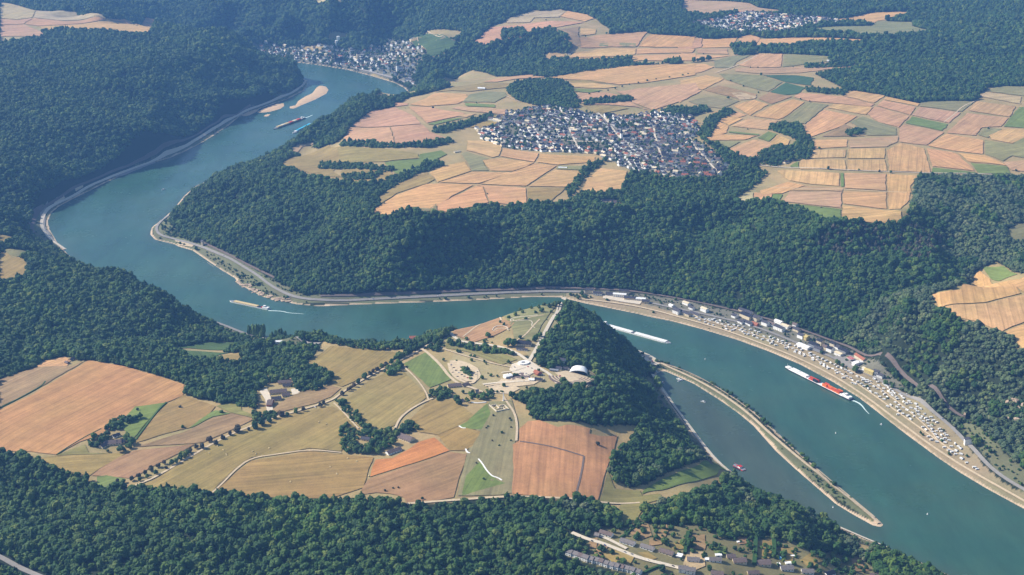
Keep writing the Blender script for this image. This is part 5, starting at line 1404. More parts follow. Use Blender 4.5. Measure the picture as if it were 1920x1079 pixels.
tag(bulk.build('distant_houses', [M['white'], M['cream'], M['slate'], M['darkroof'], M['brownroof'], M['redroof']]), 'mass of white walled slate roofed houses of the far town and villages', 'houses', kind='stuff')

# village church, far castle and town towers
def tower_b(name, px, py, w_, h_, sp, wall, roof, label, body=None, cat='tower'):
    p = cast(px, py); e = empty(name, tuple(p), .4); b = MB(); b.box(-w_ / 2, w_ / 2, -w_ / 2, w_ / 2, -4, h_); b.build('tower_shaft', M[wall], e)
    b = MB(); b.add([(-w_ * .58, -w_ * .58, h_), (w_ * .58, -w_ * .58, h_), (w_ * .58, w_ * .58, h_), (-w_ * .58, w_ * .58, h_), (0, 0, h_ + sp)], [(3, 2, 1, 0), (0, 1, 4), (1, 2, 4), (2, 3, 4), (3, 0, 4)]); b.build('spire', M[roof], e)
    if body:
        L, W, H, rh = body; q = part('nave', m_wall(L, W, H, rh, wall), e, (w_ / 2 + L / 2, 0, 0)); part('roof', m_roof(L, W, H, rh, roof), e, (w_ / 2 + L / 2, 0, 0))
    return tag(e, label, cat)
tower_b('church', 1165, 262, 7, 20, 12, 'white', 'darkroof', 'village church with white tower and dark pointed spire', (24, 12, 8, 6), 'church')
tower_b('church', 1420, 36, 7, 20, 14, 'white', 'darkroof', 'church of the far village near the top edge', (22, 11, 8, 6), 'church')
tower_b('church', 629, 118, 10, 30, 18, 'slate', 'darkroof', 'tall dark church tower rising on the far river front', (36, 14, 12, 9), 'church')
tower_b('town_tower', 671, 112, 9, 26, 9, 'cream', 'slate', 'round topped defensive tower of the far town')
tower_b('town_tower', 745, 133, 9, 22, 8, 'white', 'slate', 'white gate tower at the right end of the far town')
p = cast(628, 84); e = empty('castle', tuple(p), .2)
for (x, y, w_, h_) in ((-38, 0, 12, 42), (22, 12, 16, 56), (8, -30, 14, 34)):
    b = MB(); x, y, w_, h_ = x * .8, y * .8, w_ * .8, h_ * .62; b.box(x - w_ / 2, x + w_ / 2, y - w_ / 2, y + w_ / 2, -10, h_); b.cone(x, y, h_ - 2, h_ + 2, w_ * .6, w_ * .6, 8); b.build('keep', M['white'], e)
b = MB(); b.box(-26, 12, -6, 10, -8, 12); b.build('palace', M['white'], e); b = MB(); b.gable(-26, 12, -6, 10, 12, 20); b.build('roof', M['darkroof'], e)
b = MB(); b.box(30, 80, -14, -10, -8, 10); b.box(76, 80, -14, 20, -8, 10); b.box(30, 80, 16, 20, -8, 10); b.build('curtain_wall', M['cream'], e); tag(e, 'far hilltop castle with pale towers above the old town', 'castle')

# ------------------------------------------------------------------ lookout rock: theatre shell, terraces, pavilion, ruin
p = cast(1085, 699); rz = bearing(1085, 699, 12); e = empty('open_air_theatre', tuple(p), rz)
b = MB(); NU, NV = 18, 10
for i in range(NU + 1):
    for j in range(NV + 1):
        u, v_ = math.pi * i / NU, j / NV
        hgt = math.sin(u) ** .7; x = -17.5 * math.cos(u) * (1 - .18 * v_); y = -10 + 24 * v_; z = 12 * hgt * (.55 + .45 * math.sin(math.pi * (.08 + .82 * v_)))
        b.v.append((x, y, z + .2)); b.v.append((x, y, z - .4))
W2 = (NV + 1) * 2
for i in range(NU):
    for j in range(NV):
        a, c = (i * (NV + 1) + j) * 2, ((i + 1) * (NV + 1) + j) * 2
        b.f += [(a, a + 2, c + 2, c), (a + 1, c + 1, c + 3, a + 3)]; b.m += [0, 0]
for i in range(NU):
    for j in (0, NV):
        a, c = (i * (NV + 1) + j) * 2, ((i + 1) * (NV + 1) + j) * 2; b.f.append((a, c, c + 1, a + 1)); b.m.append(0)
b.build('shell_roof', M['white'], e, True)
b = MB(); b.box(-17, 17, -7, 8, -2, 1.6); b.build('stage', M['black'], e)
b = MB(); b.box(-18, 18, 8, 9, 0, 7); b.build('back_wall', M['hulldark'], e)
b = MB(); b.cone(-17, -7, 0, 11, .5, .5, 6); b.cone(17, -7, 0, 11, .5, .5, 6); b.build('mast', M['steel'], e)
tag(e, 'open air stage under a white vaulted shell roof', 'theatre')
b = MB()
e = empty('seating_terrace', tuple(cast(1072, 712)), rz)
for k in range(9):
    r0, r1 = 17 + 3.2 * k, 19.6 + 3.2 * k; b = MB(); n = 20; o_ = []
    for i in range(n + 1): t = math.pi * (1.08 + .84 * i / n); o_.append((r1 * math.cos(t), r1 * math.sin(t) + 16))
    for i in range(n, -1, -1): t = math.pi * (1.08 + .84 * i / n); o_.append((r0 * math.cos(t), r0 * math.sin(t) + 16))
    vs = [(x, y, -1) for x, y in o_] + [(x, y, .5 + .35 * k) for x, y in o_]; N_ = len(o_); fs = []
    for i in range(n): j_ = N_ - 1 - i; fs.append((N_ + i, N_ + i + 1, N_ + j_ - 1, N_ + j_))
    for i in range(N_): fs.append((i, (i + 1) % N_, N_ + (i + 1) % N_, N_ + i))
    b.add(vs, fs); b.build('seat_row', M['redbox' if 0 else 'gravel' if k % 2 else 'brownroof'], e)
tag(e, 'curved rows of stone seating facing the theatre shell', 'seating')
p = cast(982, 683); e = empty('ring_pavilion', tuple(p), .3)
b = MB(); n = 20
for i in range(n):
    a0, a1 = 6.2832 * i / n, 6.2832 * (i + 1) / n
    q = [(math.cos(a), math.sin(a)) for a in (a0, a1)]
    vs = [(r_ * c * 1.25, r_ * s_, z_) for r_ in (4, 9) for c, s_ in q for z_ in (0, 4)]
    b.add(vs, [(1, 3, 7, 5), (0, 4, 6, 2), (0, 2, 3, 1), (4, 5, 7, 6)])
b.build('ring_roof', M['white'], e); b = MB(); b.cone(0, 0, -1, 4.4, 1.2, .8, 8); b.build('centre_column', M['steel'], e); tag(e, 'white ring shaped pavilion on the paved square', 'pavilion')
p = cast(936, 765); e = empty('stone_ruin', tuple(p), bearing(936, 765, -12))
b = MB()
for (x0, x1, y0, y1, h) in ((-12, 12, -15, -13.8, 2.6), (-13, -11.8, -15, 14, 3.2), (10.8, 12, -15, 4, 2.4), (-11, -3, 8, 9, 4.4), (-3, -2, -6, 9, 3.6), (2, 10, 2, 3, 3.2), (-8, 6, -6, -5, 2.2), (4, 5, -14, -8, 2.8)): b.box(x0, x1, y0, y1, -1, h)
b.build('ruined_wall', M['pave'], e)
b = MB()
for k in range(24): x, y = rnd.uniform(-12, 11), rnd.uniform(-14, 12); s_ = rnd.uniform(.6, 1.8); b.box(x - s_, x + s_, y - s_, y + s_, -1, rnd.uniform(.6, 2.2))
b.build('stone_block', M['bale'], e); tag(e, 'pale broken stone walls at the top of the meadow', 'ruin')
p = cast(944, 752); e = empty('stone_needle', tuple(p), 0); b = MB(); b.limb((0, 0, -1), (.4, 0, 9), 1.5, 1.1, 7); b.limb((.4, 0, 8.9), (-.6, 0, 16), 1.1, .5, 7); b.build('needle_shaft', M['white'], e); b = MB(); b.cone(0, 0, -1, .8, 3.2, 2.4, 9); b.build('base', M['pave'], e); tag(e, 'slender white leaning needle above the ruin', 'monument')
# lookout point
p = cast(1058, 560); e = empty('lookout_platform', tuple(p), 0); b = MB(); b.cone(0, 0, -3, .7, 7, 6.5, 12); b.build('platform', M['pave'], e)
b = MB()
for i in range(12): t = 6.2832 * i / 12; b.cone(6 * math.cos(t), 6 * math.sin(t), .7, 1.8, .08, .08, 5)
b.build('railing', M['steel'], e); b = MB(); b.cone(0, 0, .7, 11, .16, .08, 6); b.build('flagpole', M['white'], e); tag(e, 'round lookout platform at the tip of the rock', 'platform')
# ring beds and terrace walls on the rock, white summer slide curves on the meadow
def curb(name, px, wd, h, mat, label, cat):
    w_ = smooth_line(castl(pts(px))); w_ = densify([tuple(p) for p in w_], 5, False); b = MB()
    for a, c in zip(w_[:-1], w_[1:]):
        d = np.array(c) - np.array(a); L = np.hypot(*d) + 1e-6; n_ = np.array([-d[1], d[0]]) / L * wd / 2
        z0, z1 = float(ground(*a)), float(ground(*c)); q = [np.array(a) - n_, np.array(a) + n_, np.array(c) + n_, np.array(c) - n_]; zb = [z0, z0, z1, z1]
        b.add([(p_[0], p_[1], z - 1) for p_, z in zip(q, zb)] + [(p_[0], p_[1], z + h + .7) for p_, z in zip(q, zb)], [(4, 5, 6, 7), (0, 1, 5, 4), (1, 2, 6, 5), (2, 3, 7, 6), (3, 0, 4, 7)])
    return tag(b.build(name, M[mat]), label, cat)
curb('slide_track', '897,862 904,870 910,880 917,889 924,895 933,897 941,902', 2.2, 1.0, 'white', 'white winding chute of the summer slide on the green meadow', 'slide')
curb('slide_track', '873,843 876,849 881,851', 2.4, .8, 'white', 'short white curve left of the meadow track', 'slide')
curb('slide_track', '861,800 866,804 873,804', 2.4, .8, 'white', 'short white curve on the upper meadow', 'slide')
curb('slide_track', '884,755 895,757 912,755', 1.8, .6, 'white', 'straight pale start track below the dark trees', 'slide')
curb('terrace_wall', '923,621 926,615 935,612 948,613 953,618', 1.6, 1.4, 'pave', 'pale wall round the bed on the bare slope', 'wall')
curb('terrace_wall', '958,604 957,599 970,596 990,594 1008,592', 2.0, .8, 'pave', 'pale curving wall of the lookout garden', 'wall')
curb('terrace_wall', '961,600 966,604 980,602 992,601 999,605 996,612 1003,616', 1.6, .7, 'pave', 'sinuous pale path wall in the lookout garden', 'wall')
curb('hedge', '254,826 270,805 285,785 301,765 312,756', 3.0, 1.6, 'leaf', 'dark straight hedge along the orchard garden', 'hedge')
curb('hedge', '106,854 130,838 160,820 190,805', 1.8, .8, 'leaf', 'thin hedge along the reddish field above the orchard farm', 'hedge')
curb('hedge', '0,766 40,746 80,724 85,716', 2.4, .8, 'leaf', 'dark boundary strip between the brown and the orange field', 'hedge')
curb('hedge', '1162,1010 1175,1002 1190,990 1192,982', 3.0, 1.6, 'leaf', 'clipped hedge of the upper garden', 'hedge')
curb('hedge', '1206,1076 1222,1068 1238,1062', 3.5, 1.8, 'leaf', 'curved hedge above the bottom street', 'hedge')
curb('hedge', '1417,1000 1416,1030 1414,1060', 6, 4, 'leaf', 'tall dark hedge left of the big brown roofed house', 'hedge')
curb('hedge', '1448,1002 1452,1025 1450,1045', 6, 4, 'leaf', 'tall hedge left of the long blue pool', 'hedge')
curb('hedge', '1290,1000 1286,1020 1284,1040', 5, 3.5, 'leaf', 'dark hedge left of the square brown lawn', 'hedge')
# hay bales on the mown fields
for n, (x, y) in enumerate(((425, 855), (424, 853), (419, 845), (480, 853), (619, 877), (632, 890), (545, 905), (408, 838), (393, 851), (474, 848), (692, 894), (652, 861), (669, 867), (612, 797), (598, 793), (505, 842))):
    p = cast(x, y); b = MB(); b.limb((-.9, 0, .9), (.9, 0, .9), .95, .95, 12); o = b.build('hay_bale', M['bale']); o.location = tuple(p); o.rotation_euler = (0, 0, rnd.uniform(0, 3)); o.scale = (1.3, 1.3, 1.3)
    tag(o, 'round straw bale lying on the mown yellow field', 'hay bale', 'straw bales on the mown field')

# ------------------------------------------------------------------ camping ground, cars
def m_caravan(kind):
    b = MB()
    if kind == 0:
        b.prism([(-3, -1.2), (2.7, -1.2), (3.1, -.8), (3.1, .8), (2.7, 1.2), (-3, 1.2)], .6, 2.7, 0); b.box(3.1, 4.3, -.15, .15, .5, .7, 2)
        b.box(-2.2, -.4, -1.26, -1.2, 1.5, 2.2, 1); b.box(.4, 2, -1.26, -1.2, 1.5, 2.2, 1); b.box(-2, 1.5, 1.2, 3.6, .1, 2.4, 3)
    elif kind == 1:
        b.prism([(-3.4, -1.15), (2.3, -1.15), (2.3, 1.15), (-3.4, 1.15)], .5, 3.0, 0); b.box(2.3, 3.6, -1.1, 1.1, .5, 1.7, 0); b.box(2.4, 3.3, -1.12, 1.12, 1.7, 2.2, 1); b.box(-2.4, -.6, -1.2, -1.15, 1.7, 2.3, 1)
    else:
        b.box(-2.4, 2.4, -2, 2, 0, 1.7, 3); b.gable(-2.4, 2.4, -2, 2, 1.7, 2.9, 0, .2, .12)
    for x in (-1.6, 1.6): b.limb((x, -1.1, .35), (x, 1.1, .35), .35, .35, 8, 2)
    me = b.mesh('caravan'); 
    for k in ('white', 'glass', 'black', 'steel' if kind != 2 else 'cream'): me.materials.append(M[k])
    return me
CV = [m_caravan(k) for k in range(3)]
rows = [('1300,598 1360,618 1430,645 1500,673 1560,704 1620,742 1680,788 1740,833 1800,873 1840,897', 11, ('towpath', 'front')),
        ('1300,594 1360,612 1430,638 1500,665 1560,696 1620,733 1680,778 1740,822 1800,860 1835,882', 11, ('first lane', 'second')),
        ('1330,600 1400,622 1450,640 1510,664 1570,697 1620,724 1680,766 1740,808 1790,845 1820,868', 12, ('middle lane', 'third')),
        ('1340,599 1400,617 1460,638 1520,663 1580,693 1625,716 1680,755 1740,798 1780,830', 12, ('lawn', 'fourth')),
        ('1620,712 1650,726 1690,752 1730,782 1770,815 1800,845', 11, ('upper lane', 'fifth')), ('1640,712 1680,738 1720,765 1760,795', 11, ('road side', 'sixth'))]
nc = 0; used = []
LMC = [('facing the red and orange container convoy', 1530), ('near the round tree by the campsite road', 1590), ('at the big dark tree of the camping ground', 1640), ('in the dense middle of the camping ground', 1720), ('at the far left of the camping ground', 1330), ('below the white riverside inns', 1440), ('at the narrow right end of the camping ground', 1820), ('where the railway enters the tunnel', 1780)]
KN = ['white caravan with grey awning', 'white motorhome', 'white tent with cream walls']
for s, stp, (ln, rn) in rows:
    w_ = densify([tuple(p) for p in smooth_line(castl(pts(s)))], stp * .82, False)
    for k in range(len(w_) - 1):
        if nc >= 297 or rnd.random() < .12: continue
        a, c = np.array(w_[k]), np.array(w_[k + 1]); d = (c - a) / np.hypot(*(c - a)); q = a + np.array([-d[1], d[0]]) * rnd.uniform(-3, 3)
        if any((q[0] - u[0]) ** 2 + (q[1] - u[1]) ** 2 < 36 for u in used): continue
        if samp(S, q[0], q[1]) < 26: continue
        kd = rnd.choice((0, 0, 1, 1, 2)); o = bpy.data.objects.new(('caravan', 'motorhome', 'tent')[kd], CV[kd]); COL.objects.link(o); used.append(q); nc += 1
        o.location = (q[0], q[1], float(ground(*q)) + .1); o.rotation_euler = (0, 0, math.atan2(d[1], d[0]) + rnd.choice((0, 1.57, .5, 1.2)) + rnd.uniform(-.3, .3)); sc = rnd.uniform(.9, 1.15); o.scale = (sc, sc, sc)
        px_, _, _ = project(np.array([q[0], q[1], 5.0])); lm = min(LMC, key=lambda t: abs(t[1] - px_))[0]
        tag(o, '%s %s' % (KN[kd].split(' with')[0], lm) + (', on the waterfront row' if rn == 'front' else ''), ('caravan', 'motorhome', 'tent')[kd], 'caravans and tents on the camping ground')
print('caravans', nc)
def m_car(c):
    b = MB(); b.prism([(-2.1, -.85), (2.0, -.85), (2.2, -.6), (2.2, .6), (2.0, .85), (-2.1, .85)], .35, .9, 0); b.add([(-1.7, -.8, .9), (1.2, -.8, .9), (1.2, .8, .9), (-1.7, .8, .9), (-1.3, -.65, 1.45), (.4, -.65, 1.45), (.4, .65, 1.45), (-1.3, .65, 1.45)], [(0, 1, 5, 4), (1, 2, 6, 5), (2, 3, 7, 6), (3, 0, 4, 7)], 1); b.add([(-1.3, -.65, 1.46), (.4, -.65, 1.46), (.4, .65, 1.46), (-1.3, .65, 1.46)], [(0, 1, 2, 3)], 0)
    for x in (-1.3, 1.35): b.limb((x, -.86, .33), (x, .86, .33), .33, .33, 10, 2)
    me = b.mesh('car'); [me.materials.append(M[k]) for k in (c, 'glass', 'black')]; return me
CARS = {c: m_car(c) for c in ('white', 'hulldark', 'steel', 'red', 'blue')}
CPOS = [(x, y, 'on the gravel strip by the harbour head') for x, y in ((1190, 659), (1195, 662), (1200, 664), (1205, 668), (1212, 671), (1218, 675), (1223, 679), (1199, 672), (1208, 678), (1215, 684))]
CPOS += [(x, y, 'beside the oval car park loop') for x, y in ((846, 686), (851, 691), (855, 696), (860, 700), (866, 704), (871, 707), (877, 710), (884, 712), (893, 704), (895, 698), (849, 700), (858, 708))]
CPOS += [(x, y, 'on the paved square by the ring pavilion') for x, y in ((965, 690), (969, 695), (990, 689), (997, 692), (1003, 696), (975, 700), (985, 702), (992, 709), (999, 708))]
CPOS += [(x, y, 'on the riverside road across from the rock') for x, y in ((490, 517), (700, 562), (820, 556), (960, 549), (1350, 596), (1500, 647), (1700, 740), (1768, 787), (1790, 803), (420, 481))]
CPOS += [(x, y, 'on the street of the garden suburb') for x, y in ((1110, 1016), (1172, 1037), (1215, 1052), (1262, 1063), (1134, 1024), (1185, 1041))]
CPOS += [(591, 765, 'on the avenue road beside the field'), (1050, 706, 'behind the theatre shell'), (1640, 707, 'on the campsite road')]
CN = {'white': 'white', 'hulldark': 'dark blue', 'steel': 'silver grey', 'red': 'red', 'blue': 'blue'}
for n, (x, y, lb) in enumerate(CPOS):
    c = rnd.choice(('white', 'white', 'hulldark', 'steel', 'red', 'blue')); p = cast(x, y); o = bpy.data.objects.new('parked_car' if 'road' not in lb else 'car', CARS[c]); COL.objects.link(o)
    o.location = (p[0], p[1], p[2] + .9); o.rotation_euler = (0, 0, bearing(x, y, 28) + (1.4 if 'gravel' in lb or 'oval' in lb else 0)); tag(o, '%s car %s' % (CN[c], lb), 'car', 'cars ' + lb)

# ------------------------------------------------------------------ shore rocks
def m_rock(s):
    r = random.Random(s); bm = bmesh.new(); bmesh.ops.create_icosphere(bm, subdivisions=2, radius=1)
    for v in bm.verts: k = r.uniform(.7, 1.2); v.co = Vector((v.co.x * k * 1.6, v.co.y * k, v.co.z * k * .55))
    me = bpy.data.meshes.new('rock'); bm.to_mesh(me); bm.free(); me.materials.append(M['rock']); return me
RK = [m_rock(s) for s in range(5)]
RL = densify(castl(pts('443,531 450,536 460,540 472,546 482,552 492,556 503,559 518,562 535,566'))[:, :2].tolist(), 9, False)
for n, q in enumerate(RL):
    for k in range(2):
        o = bpy.data.objects.new('shore_rock', RK[(n + k) % 5]); COL.objects.link(o); sc = rnd.uniform(2.2, 6.5)
        x, y = q[0] + rnd.uniform(-2, 10), q[1] + rnd.uniform(-4, 16); o.location = (x, y, max(.2, float(ground(x, y)))); o.rotation_euler = (0, 0, rnd.uniform(0, 3)); o.scale = (sc, sc, sc * .7)
        tag(o, 'jagged pale slate rock on the low water shore below the road bend', 'rock', 'pale rocks on the river shore')

for n in range(16):
    x, y = rnd.gauss(1906, 9), rnd.gauss(766, 10); q = cast(x, y); o = bpy.data.objects.new('rock_outcrop', RK[n % 5]); COL.objects.link(o); sc = rnd.uniform(2, 4)
    o.location = (q[0], q[1], q[2] + 7); o.rotation_euler = (.5, rnd.uniform(-.3, .3), rnd.uniform(0, 3)); o.scale = (sc, sc, sc * 1.6); tag(o, 'pale rock outcrop breaking through the wood at the right edge', 'rock', 'rock outcrops of the right hill')
# ------------------------------------------------------------------ boats
def hull_mb(L, W, H, m=0, bow=.09, stern=.03):
    b = MB(); x0, x1 = -L / 2, L / 2; o_ = [(x0, -W * .38), (x0 + L * stern, -W / 2), (x1 - L * bow, -W / 2), (x1 - L * bow * .35, -W * .3), (x1, 0), (x1 - L * bow * .35, W * .3), (x1 - L * bow, W / 2), (x0 + L * stern, W / 2), (x0, W * .38)]
    b.prism(o_, -1, H, m); return b
def boat(name, bow, stern, W, label, cat, H=1.8, hm='hullgrey'):
    a, c = plane_pt(*bow), plane_pt(*stern); L = float(np.hypot(a[0] - c[0], a[1] - c[1])); e = empty(name, ((a[0] + c[0]) / 2, (a[1] + c[1]) / 2, 0), math.atan2(a[1] - c[1], a[0] - c[0]))
    hull_mb(L, W, H).build('hull', M[hm], e); d = hull_mb(L * .99, W * .94, .25); o = d.build('deck', M['steel'], e); o.location = (0, 0, H - .1); tag(e, label, cat); return e, L
def bx(name, e, x0, x1, y0, y1, z0, z1, mt):
    b = MB(); b.box(x0, x1, y0, y1, z0, z1); return b.build(name, M[mt], e)
def wheelhouse(e, x, W, H, s=1.0):
    h = bx('deckhouse', e, x - 7 * s, x + 7 * s, -W * .42, W * .42, H, H + 2.8 * s, 'white')
    w_ = bx('wheelhouse', e, x + 1 * s, x + 6 * s, -2.6 * s, 2.6 * s, H + 2.8 * s, H + 5.4 * s, 'white')
    bx('window_band', w_, x + .9 * s, x + 6.1 * s, -2.7 * s, 2.7 * s, H + 4.0 * s, H + 4.9 * s, 'glass')
    b = MB(); b.cone(x + 3 * s, 0, H + 5.4 * s, H + 9 * s, .12, .08, 6); b.build('mast', M['steel'], e)
# container convoy
e, L = boat('container_barge', (1471, 688), (1597, 751), 13.5, 'long barge convoy loaded with red and orange containers', 'barge', 2.2, 'hulldark')
bx('forecastle', e, L / 2 - 17, L / 2 - 7, -5, 5, 2.2, 4.2, 'white'); b = MB(); b.cone(L / 2 - 9, 0, 4.2, 11, .25, .12, 6); b.build('bow_mast', M['white'], e)
bx('side_deck', e, -L / 2 + 22, L / 2 - 18, -6.5, 6.5, 2.2, 2.7, 'white')
for k in range(2): bx('hatch_cover', e, L / 2 - 46 + 0 * k - 26 * k + 2, L / 2 - 22 - 24 * k, -5.2, 5.2, 2.7, 5.2, 'white')
def stack(e, x0, x1, W, z, mts):
    n = int((x1 - x0) / 12.6)
    for i in range(n):
        for j in range(3):
            h = rnd.choice((1, 2, 2, 2)); y = -W / 2 + j * W / 3
            for q in range(h):
                bx('container', e, x0 + i * 12.6, x0 + i * 12.6 + 12.1, y + .12, y + W / 3 - .12, z + 2.65 * q, z + 2.65 * q + 2.55, rnd.choice(mts))
stack(e, -4, L / 2 - 70, 11, 2.7, ['redbox', 'redbox', 'redbox', 'hulldark'])
stack(e, -L / 2 + 30, -8, 11, 2.7, ['orangebox', 'orangebox', 'redbox', 'orangebox'])
bx('crew_deck', e, -L / 2 + 20, -L / 2 + 29, -5.6, 5.6, 2.2, 5, 'white'); wheelhouse(e, -L / 2 + 12, 12, 2.2, 1.2)
# tanker pair seen behind the rock
e, L = boat('tank_barge', (1258, 645), (1118, 606), 12.5, 'white decked barge pair passing behind the wooded rock', 'barge', 2.0, 'white')
for x0, x1 in ((6, L / 2 - 12), (-L / 2 + 32, -2)):
    for s in (-1, 1): bx('hatch_row', e, x0, x1, min(s * .7, s * 5.3), max(s * .7, s * 5.3), 2.0, 3.4, 'white')
    bx('pipe_deck', e, x0, x1, -.6, .6, 2.0, 2.5, 'steel')
bx('coupling', e, -1.5, 4, -4, 4, 2, 3, 'hullgrey'); wheelhouse(e, -L / 2 + 20, 11.5, 2.0, 1.3); b = MB(); b.cone(L / 2 - 7, 0, 2, 8, .3, .15, 6); b.build('bow_mast', M['red'], e); bx('blue_canopy', e, -L / 2 + 4, -L / 2 + 12, -4, 4, 2, 4.4, 'blue')
# dry cargo barge on the bend
e, L = boat('cargo_barge', (431, 565), (505, 581), 11.5, 'grey hatched cargo barge trailing a white wake at the bend', 'barge', 1.8, 'white')
bx('hatch_cover', e, -L / 2 + 34, L / 2 - 14, -4.7, 4.7, 1.8, 3.6, 'bale'); bx('open_hold', e, -L / 2 + 24, -L / 2 + 32, -4.4, 4.4, 1.8, 2.2, 'hulldark'); bx('red_hatch', e, -L / 2 + 20, -L / 2 + 23, -3, 3, 1.8, 3.4, 'red'); wheelhouse(e, -L / 2 + 10, 10.5, 1.8, 1.1)
# upstream convoy and passenger boat by the sandbank
e, L = boat('cargo_barge', (513, 243), (571, 222), 14, 'rusty red and cream laden barge near the sandbank', 'barge', 2.2, 'hulldark')
for k in range(6): bx('cargo_stack', e, -L / 2 + 30 + k * (L - 50) / 6, -L / 2 + 28 + (k + 1) * (L - 50) / 6, -5.4, 5.4, 2.2, 6, ('redbox', 'cream', 'redbox', 'bale', 'cream', 'bale')[k])
wheelhouse(e, -L / 2 + 13, 12, 2.2, 1.2)
e, L = boat('passenger_boat', (549, 251), (584, 233), 12, 'slim pale green passenger boat beside the laden barge', 'boat', 2, 'white')
bx('saloon', e, -L / 2 + 8, L / 2 - 18, -4.6, 4.6, 2, 4.8, 'white'); bx('window_band', e, -L / 2 + 9, L / 2 - 19, -4.75, 4.75, 3, 4, 'glass'); bx('sun_deck', e, -L / 2 + 12, L / 2 - 30, -4, 4, 4.8, 5.4, 'cyan')
# red work pontoon by the harbour quay and small moored boats
e, L = boat('work_boat', (1376, 872), (1396, 883), 9, 'red and white work boat moored at the lower harbour quay', 'boat', 1.4, 'red')
bx('cabin', e, -5, 1, -3, 3, 1.4, 4.2, 'white'); bx('cabin_roof', e, -5.5, 1.5, -3.3, 3.3, 4.2, 4.6, 'red'); bx('crane_base', e, 4, 6, -1, 1, 1.4, 3.4, 'red'); b = MB(); b.limb((5, 0, 3.3), (11, 2, 6.4), .35, .2, 6); b.build('crane_arm', M['red'], e); bx('pontoon', e, -8, 8, 4.6, 8.5, -.3, 1, 'hulldark')
for (bw, st, W, lb) in (((1268, 710), (1277, 713), 4, 'nearest white cabin boat of the pair in the harbour'), ((1271, 716), (1281, 712), 4, 'second white cabin boat of the pair in the harbour'), ((1314, 753), (1323, 755), 3.6, 'single white motor boat in the middle of the harbour'),
                        ((1239, 717), (1245, 719), 4, 'white boat moored at the harbour jetty'), ((1227, 696), (1234, 699), 4, 'white covered boat at the head of the harbour'), ((303, 357), (309, 355), 4, 'tiny boat in the wide river bend'), ((1650, 796), (1654, 797), 3, 'tiny speedboat behind the wake')):
    e, L = boat('motor_boat', bw, st, W, lb, 'boat', 1.1, 'white'); bx('cabin', e, -L * .2, L * .15, -W * .3, W * .3, 1.1, 2.4, 'white'); bx('windscreen', e, L * .15, L * .2, -W * .3, W * .3, 1.1, 2.1, 'glass')
for n, (x, y) in enumerate(((1322, 674), (1567, 813), (1562, 952), (1739, 965), (1120, 668))):
    p = plane_pt(x, y); b = MB(); b.cone(0, 0, -.5, .8, 1.3, 1.3, 10); b.cone(0, 0, .8, 3.2, .8, .2, 8); o = b.build('buoy', M['white' if n != 4 else 'red']); o.location = tuple(p); tag(o, '%s river buoy %s' % ('red' if n == 4 else 'white', ('off the spit root', 'opposite the container convoy', 'in the lower harbour', 'beyond the tip of the spit', 'below the wooded rock')[n]), 'buoy')
for s, w0, w1, lb in (('1597,751 1604,753 1612,757 1618,763 1622,769 1630,777', 6, .6, 'foaming wake behind the container convoy'), ('503,583 512,583 530,584 540,587 555,588 570,589', 4, 1, 'white wake behind the grey cargo barge'), ('570,222 580,219 586,216', 6, 2, 'pale wake behind the rusty red barge'), ('1118,606 1110,602 1100,598', 5, 2, 'wake of the barge pair')):
    o, _ = ribbon('wake', pts(s), w0, M['foam'], zf=.12, w2=w1, label=lb, kind='stuff')
# small jetty
p = plane_pt(1238, 716, 1); e = empty('jetty', tuple(p), bearing(1238, 716, 5)); bx('deck', e, -8, 9, -1.2, 1.2, 0, .5, 'wood'); [bx('post', e, x, x + .4, -1.2, -.8, -3, 1.2, 'wood') for x in (-6, 0, 6)]; tag(e, 'small wooden jetty at the harbour corner', 'jetty')
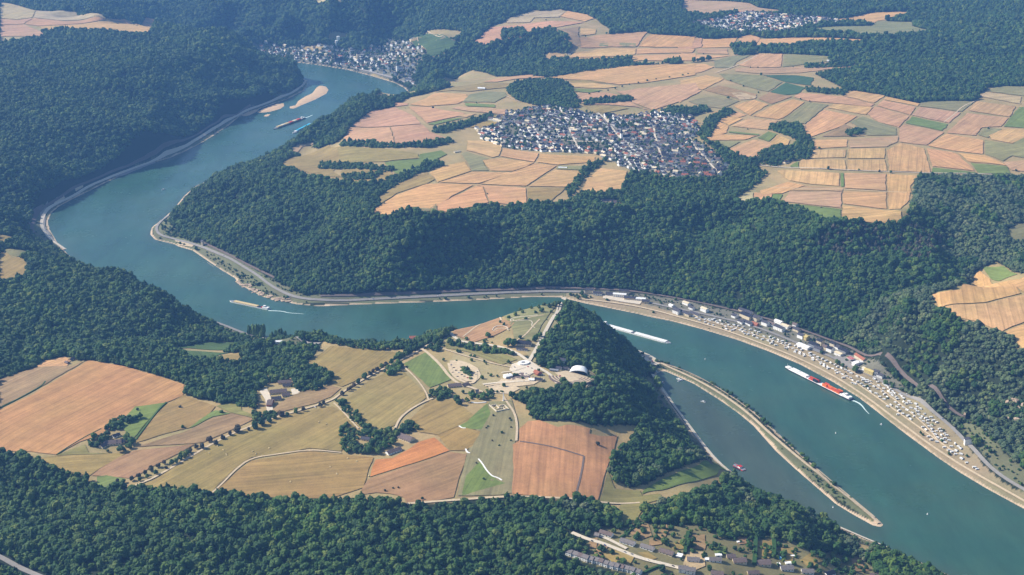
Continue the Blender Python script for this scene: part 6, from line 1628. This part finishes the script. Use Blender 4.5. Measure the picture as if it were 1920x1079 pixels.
# ------------------------------------------------------------------ camera, light, air
cam = bpy.data.cameras.new('camera'); co = bpy.data.objects.new('camera', cam); COL.objects.link(co)
cam.sensor_width = 36.0; cam.lens = 36.0 * F_PX / 1920.0; cam.clip_start = 10; cam.clip_end = 40000
co.location = (0, 0, CAM_H); co.rotation_euler = (R(90) - PITCH, 0, 0)
scn.camera = co
SUN_EL = R(36); sd_ = Vector((-.96, .27, 0)).normalized()
tosun = Vector((sd_.x * math.cos(SUN_EL), sd_.y * math.cos(SUN_EL), math.sin(SUN_EL)))
sl = bpy.data.lights.new('sun', 'SUN'); sl.energy = 5.0; sl.angle = R(.5); sl.color = (1, .95, .87)
so = bpy.data.objects.new('sun', sl); COL.objects.link(so); so.rotation_euler = tosun.to_track_quat('Z', 'Y').to_euler()
so.location = (0, 0, 3000)
w = bpy.data.worlds.new('World'); scn.world = w; w.use_nodes = True
sk = w.node_tree.nodes.new('ShaderNodeTexSky'); sk.sky_type = 'NISHITA'; sk.sun_disc = False
sk.sun_elevation = SUN_EL; sk.sun_rotation = math.atan2(tosun.x, tosun.y); sk.altitude = 200
w.node_tree.links.new(sk.outputs[0], w.node_tree.nodes['Background'].inputs[0]); w.node_tree.nodes['Background'].inputs[1].default_value = .095
HAZE = 1
if HAZE:
    hb = MB(); hb.box(-6400, 6400, -400, 13200, -6, CAM_H + 60)
    hm = bpy.data.materials.new('haze_air'); hm.use_nodes = True; nt = hm.node_tree
    nt.nodes.remove(nt.nodes['Principled BSDF'])
    pv = nt.nodes.new('ShaderNodeVolumePrincipled'); pv.inputs['Color'].default_value = (.2, .46, 1.0, 1); pv.inputs['Density'].default_value = 5.6e-5
    pv.inputs['Anisotropy'].default_value = .1
    nt.links.new(pv.outputs[0], nt.nodes['Material Output'].inputs['Volume'])
    tag(hb.build('haze', hm), 'thin bluish summer haze over the valley', kind='stuff')
vs_ = scn.view_settings; vs_.view_transform = 'Standard'; vs_.look = 'None'; vs_.gamma = 1; vs_.exposure = 0.52
cy = scn.cycles; cy.use_denoising = True; cy.max_bounces = 4; cy.volume_bounces = 0; cy.transparent_max_bounces = 4; cy.diffuse_bounces = 2
cy.use_adaptive_sampling = True; cy.adaptive_threshold = .02
